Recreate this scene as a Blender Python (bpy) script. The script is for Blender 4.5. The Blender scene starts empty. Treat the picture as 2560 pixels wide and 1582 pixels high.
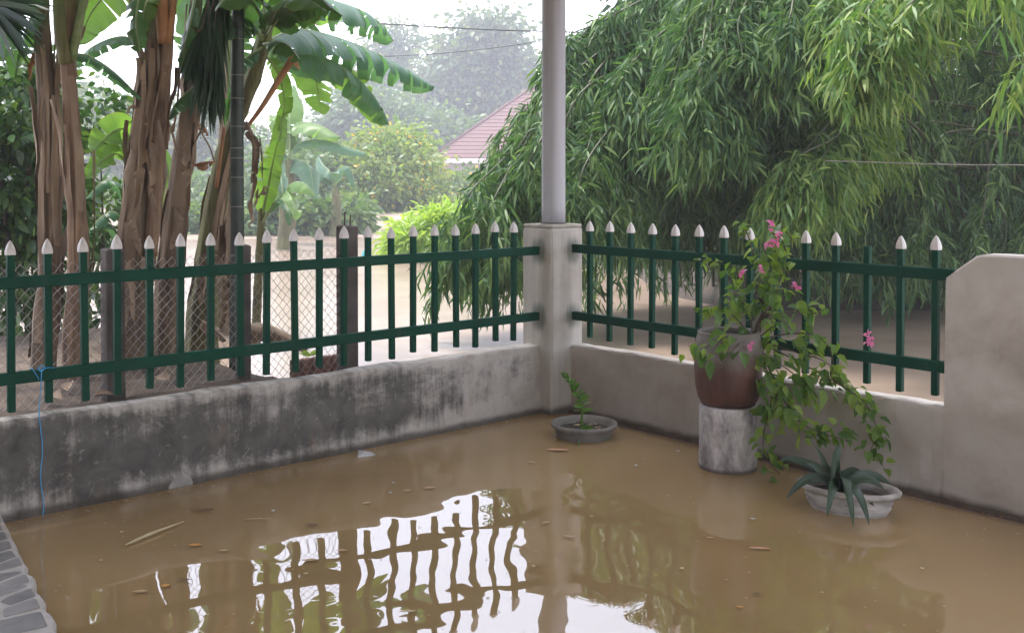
import bpy, math, random
import numpy as np
from mathutils import Vector, Matrix

random.seed(7)
rng = np.random.default_rng(7)
R = math.radians
SC = bpy.context.scene
COL = SC.collection

# ------------------------------------------------------------------ camera
F_PX, PITCH, PY0, CAM_H = 2566.4, 0.0200, 502.5, 1.5
cam_data = bpy.data.cameras.new('camera')
cam_data.sensor_fit = 'HORIZONTAL'
cam_data.sensor_width = 36.0
cam_data.lens = 36.0 * F_PX / 2560.0
cam_data.shift_y = -(791.0 - PY0) / 2560.0
cam_data.clip_start = 0.05
cam_data.clip_end = 600.0
cam = bpy.data.objects.new('camera', cam_data)
cam.location = (0, 0, CAM_H)
cam.rotation_euler = (math.pi / 2 - PITCH, 0, R(0.1))
COL.objects.link(cam)
SC.camera = cam

# ------------------------------------------------------------------ sky, sun, exposure
SUN_EL, SUN_AZ = R(72), R(-38)          # azimuth measured from +Y towards +X
world = bpy.data.worlds.new('World')
SC.world = world
world.use_nodes = True
wn, wl = world.node_tree.nodes, world.node_tree.links
wn.clear()
sky = wn.new('ShaderNodeTexSky')
sky.sky_type = 'NISHITA'
sky.sun_disc = False
sky.sun_elevation = SUN_EL
sky.sun_rotation = SUN_AZ
sky.air_density = 1.0
sky.dust_density = 1.0
sky.ozone_density = 1.5
hs = wn.new('ShaderNodeHueSaturation')
hs.inputs['Saturation'].default_value = 0.30
bg = wn.new('ShaderNodeBackground')
bg.inputs['Strength'].default_value = 0.15
wo = wn.new('ShaderNodeOutputWorld')
wl.new(sky.outputs[0], hs.inputs['Color'])
tint = wn.new('ShaderNodeMix')
tint.data_type = 'RGBA'
tint.blend_type = 'MULTIPLY'
tint.inputs[0].default_value = 1.0
tint.inputs[7].default_value = (1.0, 0.985, 1.045, 1.0)      # thin bright cloud, faintly lavender
wl.new(hs.outputs[0], tint.inputs[6])
wl.new(tint.outputs[2], bg.inputs['Color'])
wl.new(bg.outputs[0], wo.inputs['Surface'])

sun_data = bpy.data.lights.new('sun', 'SUN')
sun_data.energy = 1.2
sun_data.angle = R(14)
sun_data.color = (1.0, 0.96, 0.88)
sun = bpy.data.objects.new('sun', sun_data)
sdir = Vector((math.sin(SUN_AZ) * math.cos(SUN_EL), math.cos(SUN_AZ) * math.cos(SUN_EL), math.sin(SUN_EL)))
sun.rotation_euler = (-sdir).to_track_quat('-Z', 'Y').to_euler()
sun.location = (0, 0, 30)
COL.objects.link(sun)

SC.view_settings.view_transform = 'Standard'
SC.view_settings.look = 'None'
SC.view_settings.gamma = 1.0
SC.view_settings.use_curve_mapping = False
SC.view_settings.exposure = 2.12
SC.cycles.use_denoising = True
SC.cycles.max_bounces = 8
SC.cycles.diffuse_bounces = 4
SC.cycles.glossy_bounces = 3
SC.cycles.transmission_bounces = 4
SC.cycles.transparent_max_bounces = 6
SC.cycles.volume_bounces = 2
SC.cycles.caustics_reflective = False
SC.cycles.caustics_refractive = False

HAZE_DENSITY = 0.0032

# ------------------------------------------------------------------ projection helpers (photo pixel -> place)
_cp, _sp = math.cos(PITCH), math.sin(PITCH)


def ray(px, py):
    u, v = (px - 1280.0) / F_PX, (py - PY0) / F_PX
    return np.array([u, _cp - v * _sp, -_sp - v * _cp])


def P(px, py, d):
    r = ray(px, py)
    return np.array([0, 0, CAM_H]) + r * (d / r[1])


def G(px, py, z=0.0):
    r = ray(px, py)
    return np.array([0, 0, CAM_H]) + r * ((z - CAM_H) / r[2])


# ------------------------------------------------------------------ object helpers
ORIG = {}


def setp(o, label=None, cat=None, group=None, kind=None):
    if label: o['label'] = label
    if cat: o['category'] = cat
    if group: o['group'] = group
    if kind: o['kind'] = kind
    return o


def thing(name, loc, label, cat, group=None, kind=None):
    o = bpy.data.objects.new(name, None)
    o.empty_display_size = 0.1
    o.location = loc
    COL.objects.link(o)
    ORIG[o.name] = np.array(loc, float)
    return setp(o, label, cat, group, kind)


def make_mesh(name, V, Fs, mat, smooth=False, attr=None):
    me = bpy.data.meshes.new(name)
    V = np.asarray(V, np.float32)
    if isinstance(Fs, np.ndarray):
        nf, k = Fs.shape
        me.vertices.add(len(V)); me.vertices.foreach_set('co', V.ravel())
        me.loops.add(nf * k); me.loops.foreach_set('vertex_index', Fs.astype(np.int32).ravel())
        me.polygons.add(nf)
        me.polygons.foreach_set('loop_start', np.arange(0, nf * k, k, dtype=np.int32))
        me.update(calc_edges=True)
    else:
        me.from_pydata([tuple(map(float, v)) for v in V], [], [tuple(f) for f in Fs])
        me.update()
    if smooth:
        me.polygons.foreach_set('use_smooth', np.ones(len(me.polygons), dtype=bool))
    if attr:
        for an, av in attr.items():
            a = me.attributes.new(an, 'FLOAT_VECTOR', 'POINT')
            a.data.foreach_set('vector', np.asarray(av, np.float32).ravel())
    if mat: me.materials.append(mat)
    return me


def part(name, VF, mat, parent=None, at=None, smooth=False, attr=None, label=None, cat=None, group=None, kind=None):
    V, Fs = VF
    V = np.asarray(V, float)
    po = ORIG[parent.name] if parent is not None else np.zeros(3)
    if at is None:
        at = po if parent is not None else V.mean(0) * np.array([1, 1, 0]) + np.array([0, 0, V[:, 2].min()])
    at = np.asarray(at, float)
    me = make_mesh(name, V - at, Fs, mat, smooth, attr)
    o = bpy.data.objects.new(name, me)
    COL.objects.link(o)
    o.parent = parent
    o.location = at - po
    ORIG[o.name] = at
    return setp(o, label, cat, group, kind)


def inst(name, src, parent, at, rz=0.0, sc=1.0):
    o = src.copy()
    o.name = name
    for k in ('label', 'category', 'group', 'kind'):
        if k in o: del o[k]
    COL.objects.link(o)
    o.parent = parent
    po = ORIG[parent.name] if parent is not None else np.zeros(3)
    o.location = np.asarray(at) - po
    o.rotation_euler = (0, 0, rz)
    o.scale = (sc, sc, sc)
    ORIG[o.name] = np.asarray(at, float)
    return o


# ------------------------------------------------------------------ shape helpers
def merge(parts):
    Vs, Fs, n = [], [], 0
    for V, Fc in parts:
        Vs.append(np.asarray(V, float))
        Fs += [tuple(i + n for i in f) for f in Fc]
        n += len(V)
    return np.concatenate(Vs), Fs


def obox(c, ax, ay, az):
    c, ax, ay, az = (np.asarray(q, float) for q in (c, ax, ay, az))
    V = [c + sx * ax + sy * ay + sz * az for sz in (-1, 1) for sy in (-1, 1) for sx in (-1, 1)]
    return np.array(V), [(0, 2, 3, 1), (4, 5, 7, 6), (0, 1, 5, 4), (2, 6, 7, 3), (0, 4, 6, 2), (1, 3, 7, 5)]


def bevbox(c, ax, ay, az, b):
    """box with chamfered edges (b metres)"""
    c, ax, ay, az = (np.asarray(q, float) for q in (c, ax, ay, az))
    L = [np.linalg.norm(q) for q in (ax, ay, az)]
    U = [q / l for q, l in zip((ax, ay, az), L)]
    V, idx = [], {}
    for sx in (-1, 1):
        for sy in (-1, 1):
            for sz in (-1, 1):
                s = (sx, sy, sz)
                for k in range(3):
                    p = c.copy()
                    for j in range(3):
                        p = p + U[j] * s[j] * (L[j] - (0 if j == k else b))
                    idx[(s, k)] = len(V); V.append(p)
    Fc = []
    for k in range(3):
        a, b2 = [j for j in range(3) if j != k]
        for s in (-1, 1):
            q = []
            for (sa, sb) in ((-1, -1), (1, -1), (1, 1), (-1, 1)):
                t = [0, 0, 0]; t[k] = s; t[a] = sa; t[b2] = sb
                q.append(idx[(tuple(t), k)])
            Fc.append(tuple(q))
    for k in range(3):      # edges parallel to axis k
        a, b2 = [j for j in range(3) if j != k]
        for sa in (-1, 1):
            for sb in (-1, 1):
                t1 = [0, 0, 0]; t1[a] = sa; t1[b2] = sb; t1[k] = -1
                t2 = list(t1); t2[k] = 1
                Fc.append((idx[(tuple(t1), a)], idx[(tuple(t2), a)], idx[(tuple(t2), b2)], idx[(tuple(t1), b2)]))
    for sx in (-1, 1):
        for sy in (-1, 1):
            for sz in (-1, 1):
                Fc.append(tuple(idx[((sx, sy, sz), k)] for k in range(3)))
    return np.array(V), Fc


def frames(pts):
    pts = np.asarray(pts, float)
    T = np.gradient(pts, axis=0)
    T /= np.linalg.norm(T, axis=1)[:, None] + 1e-9
    ref = np.array([0.13, 0.31, 0.94]) if abs(T[0][2]) < 0.85 else np.array([0.9, 0.4, 0.05])
    A = np.cross(T, ref); A /= np.linalg.norm(A, axis=1)[:, None] + 1e-9
    B = np.cross(T, A)
    return pts, T, A, B


def tube(pts, rad, n=8, caps=True, jitter=0.0, ribs=None):
    pts, T, A, B = frames(pts)
    m = len(pts)
    rad = np.broadcast_to(np.asarray(rad, float), (m,))
    ang = np.linspace(0, 2 * math.pi, n, endpoint=False)
    V = []
    for i in range(m):
        rr = rad[i] * np.ones(n)
        if jitter: rr = rr * (1 + jitter * rng.standard_normal(n))
        if ribs is not None: rr = rr * ribs
        V.append(pts[i] + (np.cos(ang) * rr)[:, None] * A[i] + (np.sin(ang) * rr)[:, None] * B[i])
    V = np.concatenate(V)
    Fc = [(i * n + j, i * n + (j + 1) % n, (i + 1) * n + (j + 1) % n, (i + 1) * n + j) for i in range(m - 1) for j in range(n)]
    if caps:
        Fc.append(tuple(range(n - 1, -1, -1)))
        Fc.append(tuple((m - 1) * n + j for j in range(n)))
    return V, Fc


def lathe(prof, n, c, sx=1.0, sy=1.0, rot=0.0):
    ang = np.linspace(0, 2 * math.pi, n, endpoint=False)
    V = []
    for r, z in prof:
        x, y = np.cos(ang) * r * sx, np.sin(ang) * r * sy
        V.append(np.stack([c[0] + x * math.cos(rot) - y * math.sin(rot), c[1] + x * math.sin(rot) + y * math.cos(rot), np.full(n, c[2] + z)], 1))
    V = np.concatenate(V)
    m = len(prof)
    Fc = [(i * n + j, i * n + (j + 1) % n, (i + 1) * n + (j + 1) % n, (i + 1) * n + j) for i in range(m - 1) for j in range(n)]
    Fc.append(tuple(range(n - 1, -1, -1)))
    Fc.append(tuple((m - 1) * n + j for j in range(n)))
    return V, Fc


def curve(ctrl, n):
    """Catmull-Rom through control points, n samples"""
    c = np.asarray(ctrl, float)
    if len(c) == 2:
        t = np.linspace(0, 1, n)[:, None]
        return c[0] * (1 - t) + c[1] * t
    p = np.concatenate([[2 * c[0] - c[1]], c, [2 * c[-1] - c[-2]]])
    out = []
    for s in np.linspace(0, len(c) - 1 - 1e-6, n):
        i = int(s); t = s - i
        p0, p1, p2, p3 = p[i], p[i + 1], p[i + 2], p[i + 3]
        out.append(0.5 * (2 * p1 + (p2 - p0) * t + (2 * p0 - 5 * p1 + 4 * p2 - p3) * t * t + (3 * p1 - p0 - 3 * p2 + p3) * t ** 3))
    return np.array(out)


def unit(v):
    v = np.asarray(v, float)
    return v / (np.linalg.norm(v, axis=-1, keepdims=True) + 1e-9)


def leaf_cloud(base, direc, length, width, normal_jit=1.0, curl=0.25, six=True):
    """many leaves at once: base (N,3), direc (N,3) unit, length (N,), width (N,) -> V, F (tris)"""
    N = len(base)
    d = unit(direc)
    r = unit(rng.standard_normal((N, 3)))
    s = unit(np.cross(d, r))
    nrm = np.cross(s, d)
    nrm = np.where((nrm[:, 2:3] < 0), -nrm, nrm)
    L, W = length[:, None], width[:, None]
    dr = np.zeros((N, 3)); dr[:, 2] = -1
    cu = curl * L
    b = base
    if six:
        m1 = base + d * L * 0.33 + dr * cu * 0.10
        m2 = base + d * L * 0.68 + dr * cu * 0.42
        tip = base + d * L + dr * cu * 1.0
        V = np.stack([b, m1 - s * W * 0.5, m1 + s * W * 0.5, m2 - s * W * 0.42, m2 + s * W * 0.42, tip], 1).reshape(-1, 3)
        Ft = np.array([[0, 2, 1], [1, 2, 4], [1, 4, 3], [3, 4, 5]])
        k = 6
    else:
        m1 = base + d * L * 0.45 + dr * cu * 0.2
        tip = base + d * L + dr * cu
        V = np.stack([b, m1 - s * W * 0.5, m1 + s * W * 0.5, tip], 1).reshape(-1, 3)
        Ft = np.array([[0, 2, 1], [1, 2, 3]])
        k = 4
    Fc = (np.arange(N)[:, None, None] * k + Ft[None]).reshape(-1, 3)
    return V, Fc


def cat_tri(lst):
    Vs, Fs, n = [], [], 0
    for V, Fc in lst:
        Vs.append(V); Fs.append(Fc + n); n += len(V)
    return np.concatenate(Vs), np.concatenate(Fs)


# ------------------------------------------------------------------ materials
def new_mat(name):
    m = bpy.data.materials.new(name)
    m.use_nodes = True
    nt = m.node_tree
    nt.nodes.clear()
    out = nt.nodes.new('ShaderNodeOutputMaterial')
    return m, nt.nodes, nt.links, out


def col4(c): return (c[0], c[1], c[2], 1.0)


def ramp(N, stops, interp='LINEAR'):
    r = N.new('ShaderNodeValToRGB')
    r.color_ramp.interpolation = interp
    e = r.color_ramp.elements
    while len(e) < len(stops): e.new(0.5)
    for i, (p, c) in enumerate(stops):
        e[i].position = p
        e[i].color = col4(c) if not np.isscalar(c) else (c, c, c, 1)
    return r


def noise(N, L, vec, scale, detail=4, rough=0.55, dist=0.0):
    n = N.new('ShaderNodeTexNoise')
    n.inputs['Scale'].default_value = scale
    n.inputs['Detail'].default_value = detail
    n.inputs['Roughness'].default_value = rough
    n.inputs['Distortion'].default_value = dist
    if vec is not None: L.new(vec, n.inputs['Vector'])
    return n


def mapping(N, L, vec, scale=(1, 1, 1), rot=(0, 0, 0), loc=(0, 0, 0)):
    m = N.new('ShaderNodeMapping')
    m.inputs['Scale'].default_value = scale
    m.inputs['Rotation'].default_value = rot
    m.inputs['Location'].default_value = loc
    L.new(vec, m.inputs['Vector'])
    return m.outputs[0]


def mixc(N, L, fac, a, b, blend='MIX'):
    m = N.new('ShaderNodeMix')
    m.data_type = 'RGBA'
    m.blend_type = blend
    for sock, v in ((m.inputs[0], fac), (m.inputs[6], a), (m.inputs[7], b)):
        if hasattr(v, 'links') or hasattr(v, 'is_linked'): L.new(v, sock)
        elif np.isscalar(v): sock.default_value = v
        else: sock.default_value = col4(v)
    return m.outputs[2]


def mth(N, L, op, a, b=None, clamp=False):
    m = N.new('ShaderNodeMath')
    m.operation = op
    m.use_clamp = clamp
    for i, v in enumerate((a, b)):
        if v is None: continue
        if np.isscalar(v): m.inputs[i].default_value = v
        else: L.new(v, m.inputs[i])
    return m.outputs[0]


def maprange(N, L, v, a, b, c=0.0, d=1.0):
    m = N.new('ShaderNodeMapRange')
    m.interpolation_type = 'SMOOTHSTEP'
    L.new(v, m.inputs[0])
    for i, q in enumerate((a, b, c, d)): m.inputs[i + 1].default_value = q
    return m.outputs[0]


def bump(N, L, h, strength, dist):
    b = N.new('ShaderNodeBump')
    b.inputs['Strength'].default_value = strength
    b.inputs['Distance'].default_value = dist
    L.new(h, b.inputs['Height'])
    return b.outputs[0]


def simple(name, c1, c2=None, scale=6.0, rough=0.7, bumpd=0.0, stretch=(1, 1, 1), metallic=0.0, spec=0.5, detail=5):
    m, N, L, out = new_mat(name)
    p = N.new('ShaderNodeBsdfPrincipled')
    p.inputs['Roughness'].default_value = rough
    p.inputs['Metallic'].default_value = metallic
    p.inputs['Specular IOR Level'].default_value = spec
    tc = N.new('ShaderNodeTexCoord')
    vec = mapping(N, L, tc.outputs['Object'], stretch)
    n = noise(N, L, vec, scale, detail)
    r = ramp(N, [(0.3, c1), (0.7, c2 if c2 is not None else c1)])
    L.new(n.outputs['Fac'], r.inputs[0])
    L.new(r.outputs[0], p.inputs['Base Color'])
    if bumpd: L.new(bump(N, L, n.outputs['Fac'], 0.6, bumpd), p.inputs['Normal'])
    L.new(p.outputs[0], out.inputs[0])
    return m


def leaf_mat(name, cols, transl=0.35, tcol=None, rough=0.45, noise_scale=1.3, spec=0.4):
    """foliage: colour varies leaf by leaf and softly over the plant; light passes through"""
    m, N, L, out = new_mat(name)
    g = N.new('ShaderNodeNewGeometry')
    n = noise(N, L, g.outputs['Position'], noise_scale, 2)
    f = mth(N, L, 'ADD', mth(N, L, 'MULTIPLY', g.outputs['Random Per Island'], 0.65), mth(N, L, 'MULTIPLY', n.outputs['Fac'], 0.45))
    k = len(cols)
    r = ramp(N, [((i + 0.15) / k, c) for i, c in enumerate(cols)])
    L.new(f, r.inputs[0])
    p = N.new('ShaderNodeBsdfPrincipled')
    p.inputs['Roughness'].default_value = rough
    p.inputs['Specular IOR Level'].default_value = spec
    L.new(r.outputs[0], p.inputs['Base Color'])
    t = N.new('ShaderNodeBsdfTranslucent')
    tc = mixc(N, L, 1.0, r.outputs[0], tcol or (1.9, 2.0, 0.9), 'MULTIPLY')
    L.new(tc, t.inputs['Color'])
    ms = N.new('ShaderNodeMixShader')
    ms.inputs[0].default_value = transl
    L.new(p.outputs[0], ms.inputs[1]); L.new(t.outputs[0], ms.inputs[2])
    L.new(ms.outputs[0], out.inputs[0])
    return m


def banana_mat(name, c1, c2, transl=0.4):
    """blade with fine cross veins running out from the midrib (attribute 'luv': along, across)"""
    m, N, L, out = new_mat(name)
    a = N.new('ShaderNodeAttribute'); a.attribute_name = 'luv'
    vec = mapping(N, L, a.outputs['Vector'], (60, 1.2, 1))
    n = noise(N, L, vec, 1.0, 3)
    tcn = N.new('ShaderNodeTexCoord')
    n2 = noise(N, L, tcn.outputs['Object'], 3.5, 3)
    f = mth(N, L, 'ADD', mth(N, L, 'MULTIPLY', n.outputs['Fac'], 0.45), mth(N, L, 'MULTIPLY', n2.outputs['Fac'], 0.6))
    r = ramp(N, [(0.35, c1), (0.7, c2)])
    L.new(f, r.inputs[0])
    sx = N.new('ShaderNodeSeparateXYZ'); L.new(a.outputs['Vector'], sx.inputs[0])
    edge = maprange(N, L, mth(N, L, 'ADD', mth(N, L, 'ABSOLUTE', sx.outputs[1]), mth(N, L, 'MULTIPLY', n2.outputs['Fac'], 0.14)), 1.03, 1.10)
    base = mixc(N, L, edge, r.outputs[0], (0.20, 0.12, 0.05))
    p = N.new('ShaderNodeBsdfPrincipled')
    p.inputs['Roughness'].default_value = 0.38
    p.inputs['Specular IOR Level'].default_value = 0.45
    L.new(base, p.inputs['Base Color'])
    L.new(bump(N, L, n.outputs['Fac'], 0.35, 0.004), p.inputs['Normal'])
    t = N.new('ShaderNodeBsdfTranslucent')
    L.new(mixc(N, L, 1.0, base, (1.7, 1.75, 0.9), 'MULTIPLY'), t.inputs['Color'])
    ms = N.new('ShaderNodeMixShader'); ms.inputs[0].default_value = transl
    L.new(p.outputs[0], ms.inputs[1]); L.new(t.outputs[0], ms.inputs[2])
    L.new(ms.outputs[0], out.inputs[0])
    return m


def wall_mat(name, kind):
    """attribute 'wuv' = (metres along the wall from the corner, height above water, 0)"""
    m, N, L, out = new_mat(name)
    a = N.new('ShaderNodeAttribute'); a.attribute_name = 'wuv'
    vec = a.outputs['Vector']
    sx = N.new('ShaderNodeSeparateXYZ'); L.new(vec, sx.inputs[0])
    al, he = sx.outputs[0], sx.outputs[1]
    p = N.new('ShaderNodeBsdfPrincipled')
    p.inputs['Roughness'].default_value = 0.85
    p.inputs['Specular IOR Level'].default_value = 0.25
    fine = noise(N, L, vec, 55, 6, 0.7)
    med = noise(N, L, vec, 7, 6, 0.62, 0.4)
    if kind == 'left':
        base = ramp(N, [(0.25, (0.34, 0.31, 0.275)), (0.5, (0.48, 0.445, 0.405)), (0.8, (0.58, 0.55, 0.51))])
        L.new(med.outputs['Fac'], base.inputs[0])
        big = noise(N, L, mapping(N, L, vec, (1.0, 1.3, 1), (0, 0, 0), (3.1, 0.7, 0)), 2.1, 7, 0.68, 0.5)
        drip = noise(N, L, mapping(N, L, vec, (9, 0.9, 1)), 1.6, 5, 0.65)
        # mould: more of it away from the corner, fading towards the foot of the wall
        bias = mth(N, L, 'ADD', maprange(N, L, al, 0.0, 1.7, -0.15, 0.10), maprange(N, L, he, 0.02, 0.17, -0.16, 0.0))
        bias = mth(N, L, 'ADD', bias, maprange(N, L, he, 0.36, 0.44, 0.0, -0.12))
        s = mth(N, L, 'ADD', mth(N, L, 'ADD', mth(N, L, 'MULTIPLY', big.outputs['Fac'], 0.62), mth(N, L, 'MULTIPLY', drip.outputs['Fac'], 0.34)), mth(N, L, 'MULTIPLY', fine.outputs['Fac'], 0.12))
        s = mth(N, L, 'ADD', s, bias)
        mask = maprange(N, L, s, 0.43, 0.62)
        dark = ramp(N, [(0.3, (0.045, 0.045, 0.042)), (0.7, (0.13, 0.125, 0.112))])
        L.new(med.outputs['Fac'], dark.inputs[0])
        c = mixc(N, L, mth(N, L, 'MULTIPLY', mask, 0.93), base.outputs[0], dark.outputs[0])
        # flaked bare spots inside the mould
        fl = noise(N, L, vec, 16, 7, 0.75, 0.8)
        flm = maprange(N, L, fl.outputs['Fac'], 0.58, 0.66)
        c = mixc(N, L, mth(N, L, 'MULTIPLY', flm, 0.55), c, (0.33, 0.315, 0.28))
        rustn = noise(N, L, mapping(N, L, vec, (3, 1, 1), (0, 0, 0), (7, 2, 0)), 1.7, 3)
        c = mixc(N, L, mth(N, L, 'MULTIPLY', maprange(N, L, rustn.outputs['Fac'], 0.58, 0.72), 0.35), c, (0.33, 0.22, 0.15))
    else:
        base = ramp(N, [(0.32, (0.37, 0.325, 0.28)), (0.5, (0.53, 0.485, 0.44)), (0.68, (0.63, 0.60, 0.57))])
        soft = noise(N, L, vec, 2.3, 6, 0.58, 0.4)
        f = mth(N, L, 'ADD', mth(N, L, 'MULTIPLY', soft.outputs['Fac'], 0.7), mth(N, L, 'MULTIPLY', med.outputs['Fac'], 0.3))
        L.new(f, base.inputs[0])
        c = base.outputs[0]
        if kind == 'right':
            damp = noise(N, L, mapping(N, L, vec, (1, 1, 1), (0, 0, 0.5), (5.2, 1.3, 0)), 1.5, 5, 0.6)
            lim = mth(N, L, 'ADD', mth(N, L, 'MULTIPLY', damp.outputs['Fac'], 0.45), mth(N, L, 'MULTIPLY', he, -0.75))
            c = mixc(N, L, mth(N, L, 'MULTIPLY', maprange(N, L, lim, -0.16, -0.06), 0.42), c, (0.27, 0.225, 0.18))
        drip = noise(N, L, mapping(N, L, vec, (16, 0.6, 1)), 1.5, 4, 0.6)
        c = mixc(N, L, mth(N, L, 'MULTIPLY', maprange(N, L, drip.outputs['Fac'], 0.54, 0.74), 0.10), c, (0.20, 0.18, 0.155))
    wetn = mth(N, L, 'ADD', he, mth(N, L, 'MULTIPLY', med.outputs['Fac'], -0.05))
    wet = maprange(N, L, wetn, 0.025, -0.015)
    c = mixc(N, L, mth(N, L, 'MULTIPLY', wet, 0.8), c, (0.055, 0.045, 0.033))
    L.new(c, p.inputs['Base Color'])
    hsum = mth(N, L, 'ADD', mth(N, L, 'MULTIPLY', fine.outputs['Fac'], 0.35), med.outputs['Fac'])
    L.new(bump(N, L, hsum, 0.5 if kind == 'left' else 0.25, 0.012), p.inputs['Normal'])
    L.new(p.outputs[0], out.inputs[0])
    return m


def pillar_mat():
    m, N, L, out = new_mat('pillar_plaster')
    tc = N.new('ShaderNodeTexCoord')
    vec = tc.outputs['Object']
    sx = N.new('ShaderNodeSeparateXYZ'); L.new(vec, sx.inputs[0])
    n = noise(N, L, vec, 5, 6, 0.6)
    st = noise(N, L, mapping(N, L, vec, (14, 14, 0.8)), 1.6, 5, 0.6)
    r = ramp(N, [(0.3, (0.40, 0.37, 0.325)), (0.55, (0.55, 0.52, 0.475)), (0.8, (0.64, 0.61, 0.57))])
    L.new(mth(N, L, 'ADD', mth(N, L, 'MULTIPLY', n.outputs['Fac'], 0.5), mth(N, L, 'MULTIPLY', st.outputs['Fac'], 0.5)), r.inputs[0])
    c = r.outputs[0]
    foot = maprange(N, L, mth(N, L, 'ADD', sx.outputs[2], mth(N, L, 'MULTIPLY', n.outputs['Fac'], -0.06)), 0.03, -0.02)
    c = mixc(N, L, mth(N, L, 'MULTIPLY', foot, 0.8), c, (0.055, 0.045, 0.033))
    # green paint brushed past the rail ends
    for q in SMUDGES:
        vd = N.new('ShaderNodeVectorMath'); vd.operation = 'DISTANCE'
        mp = mapping(N, L, vec, (1, 1, 0.75))
        L.new(mp, vd.inputs[0]); vd.inputs[1].default_value = (q[0], q[1], q[2] * 0.75)
        dd = mth(N, L, 'ADD', vd.outputs['Value'], mth(N, L, 'MULTIPLY', st.outputs['Fac'], 0.07))
        c = mixc(N, L, mth(N, L, 'MULTIPLY', maprange(N, L, dd, 0.12, 0.07), 0.55), c, (0.012, 0.06, 0.045))
    p = N.new('ShaderNodeBsdfPrincipled')
    p.inputs['Roughness'].default_value = 0.85
    p.inputs['Specular IOR Level'].default_value = 0.25
    L.new(c, p.inputs['Base Color'])
    L.new(bump(N, L, n.outputs['Fac'], 0.3, 0.012), p.inputs['Normal'])
    L.new(p.outputs[0], out.inputs[0])
    return m


def water_mat(name, c1, c2, k0, k1, rough, wave):
    m, N, L, out = new_mat(name)
    g = N.new('ShaderNodeNewGeometry')
    pos = g.outputs['Position']
    silt = noise(N, L, pos, 0.9, 3, 0.5, 0.6)
    r = ramp(N, [(0.3, c1), (0.7, c2)])
    L.new(silt.outputs['Fac'], r.inputs[0])
    d = N.new('ShaderNodeBsdfDiffuse')
    L.new(r.outputs[0], d.inputs['Color'])
    w1 = noise(N, L, mapping(N, L, pos, (1, 1, 1), (0, 0, 0.6)), 2.5, 1, 0.4, 0.3)
    w2 = noise(N, L, pos, 6.0, 1, 0.4)
    far = noise(N, L, pos, 14.0, 2, 0.5)
    h = mth(N, L, 'ADD', w1.outputs['Fac'], mth(N, L, 'MULTIPLY', w2.outputs['Fac'], 0.06))
    nb = bump(N, L, h, 1.0, wave)
    gl = N.new('ShaderNodeBsdfGlossy')
    gl.inputs['Roughness'].default_value = rough
    L.new(nb, gl.inputs['Normal'])
    fr = N.new('ShaderNodeFresnel')
    fr.inputs['IOR'].default_value = 1.33
    refl = mth(N, L, 'ADD', mth(N, L, 'MULTIPLY', fr.outputs[0], k1), k0)
    ms = N.new('ShaderNodeMixShader')
    L.new(refl, ms.inputs[0])
    L.new(d.outputs[0], ms.inputs[1]); L.new(gl.outputs[0], ms.inputs[2])
    L.new(ms.outputs[0], out.inputs[0])
    return m


M = {}
M['water'] = water_mat('muddy_yard_water', (0.36, 0.242, 0.108), (0.45, 0.31, 0.146), 0.26, 0.5, 0.012, 0.0082)
M['water_out'] = water_mat('sky_tinted_flood_water', (0.28, 0.205, 0.15), (0.37, 0.28, 0.215), 0.10, 0.62, 0.18, 0.004)  # same water as the yard; reflected sky painted into a pinker colour
M['wall_left'] = wall_mat('mouldy_concrete', 'left')
M['wall_right'] = wall_mat('plain_plaster', 'right')
M['post'] = simple('grey_painted_steel', (0.31, 0.31, 0.335), (0.50, 0.50, 0.535), 1.6, 0.55, 0.001, (6, 6, 0.35))
M['green'] = None
def green_mat():
    m, N, L, out = new_mat('dark_green_paint')
    tc = N.new('ShaderNodeTexCoord')
    v = tc.outputs['Object']
    n = noise(N, L, v, 7, 5, 0.6)
    c = ramp(N, [(0.3, (0.001, 0.040, 0.022)), (0.7, (0.002, 0.060, 0.034))]); L.new(n.outputs['Fac'], c.inputs[0])
    du = noise(N, L, mapping(N, L, v, (1, 1, 0.5)), 18, 6, 0.7)
    cc = mixc(N, L, mth(N, L, 'MULTIPLY', maprange(N, L, du.outputs['Fac'], 0.52, 0.72), 0.35), c.outputs[0], (0.05, 0.075, 0.06))
    ch = noise(N, L, v, 75, 3, 0.5)
    cc = mixc(N, L, maprange(N, L, ch.outputs['Fac'], 0.715, 0.74), cc, (0.085, 0.04, 0.022))
    p = N.new('ShaderNodeBsdfPrincipled')
    p.inputs['Specular IOR Level'].default_value = 0.12
    L.new(cc, p.inputs['Base Color'])
    L.new(mth(N, L, 'ADD', mth(N, L, 'MULTIPLY', du.outputs['Fac'], 0.5), 0.28), p.inputs['Roughness'])
    L.new(bump(N, L, du.outputs['Fac'], 0.3, 0.001), p.inputs['Normal'])
    L.new(p.outputs[0], out.inputs[0])
    return m


M['green'] = green_mat()
M['cap'] = simple('silver_cap_paint', (0.56, 0.53, 0.50), (0.74, 0.70, 0.66), 30, 0.55, 0.001)
M['post_concrete'] = simple('old_post_concrete', (0.055, 0.047, 0.042), (0.13, 0.11, 0.10), 9, 0.9, 0.01)
M['rebar'] = simple('rusty_steel', (0.06, 0.035, 0.025), (0.12, 0.07, 0.05), 30, 0.8)
M['wire'] = simple('galvanised_wire', (0.26, 0.23, 0.21), (0.40, 0.36, 0.33), 20, 0.6)
M['cable'] = simple('black_cable', (0.05, 0.05, 0.055), None, 5, 0.6)
M['soil'] = simple('damp_soil', (0.05, 0.035, 0.025), (0.15, 0.11, 0.08), 7, 0.95, 0.03)
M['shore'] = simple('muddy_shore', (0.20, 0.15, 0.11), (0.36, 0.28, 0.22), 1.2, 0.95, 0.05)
M['bank'] = simple('shaded_bank_soil', (0.03, 0.024, 0.018), (0.085, 0.064, 0.048), 2.2, 0.95, 0.05)
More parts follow.
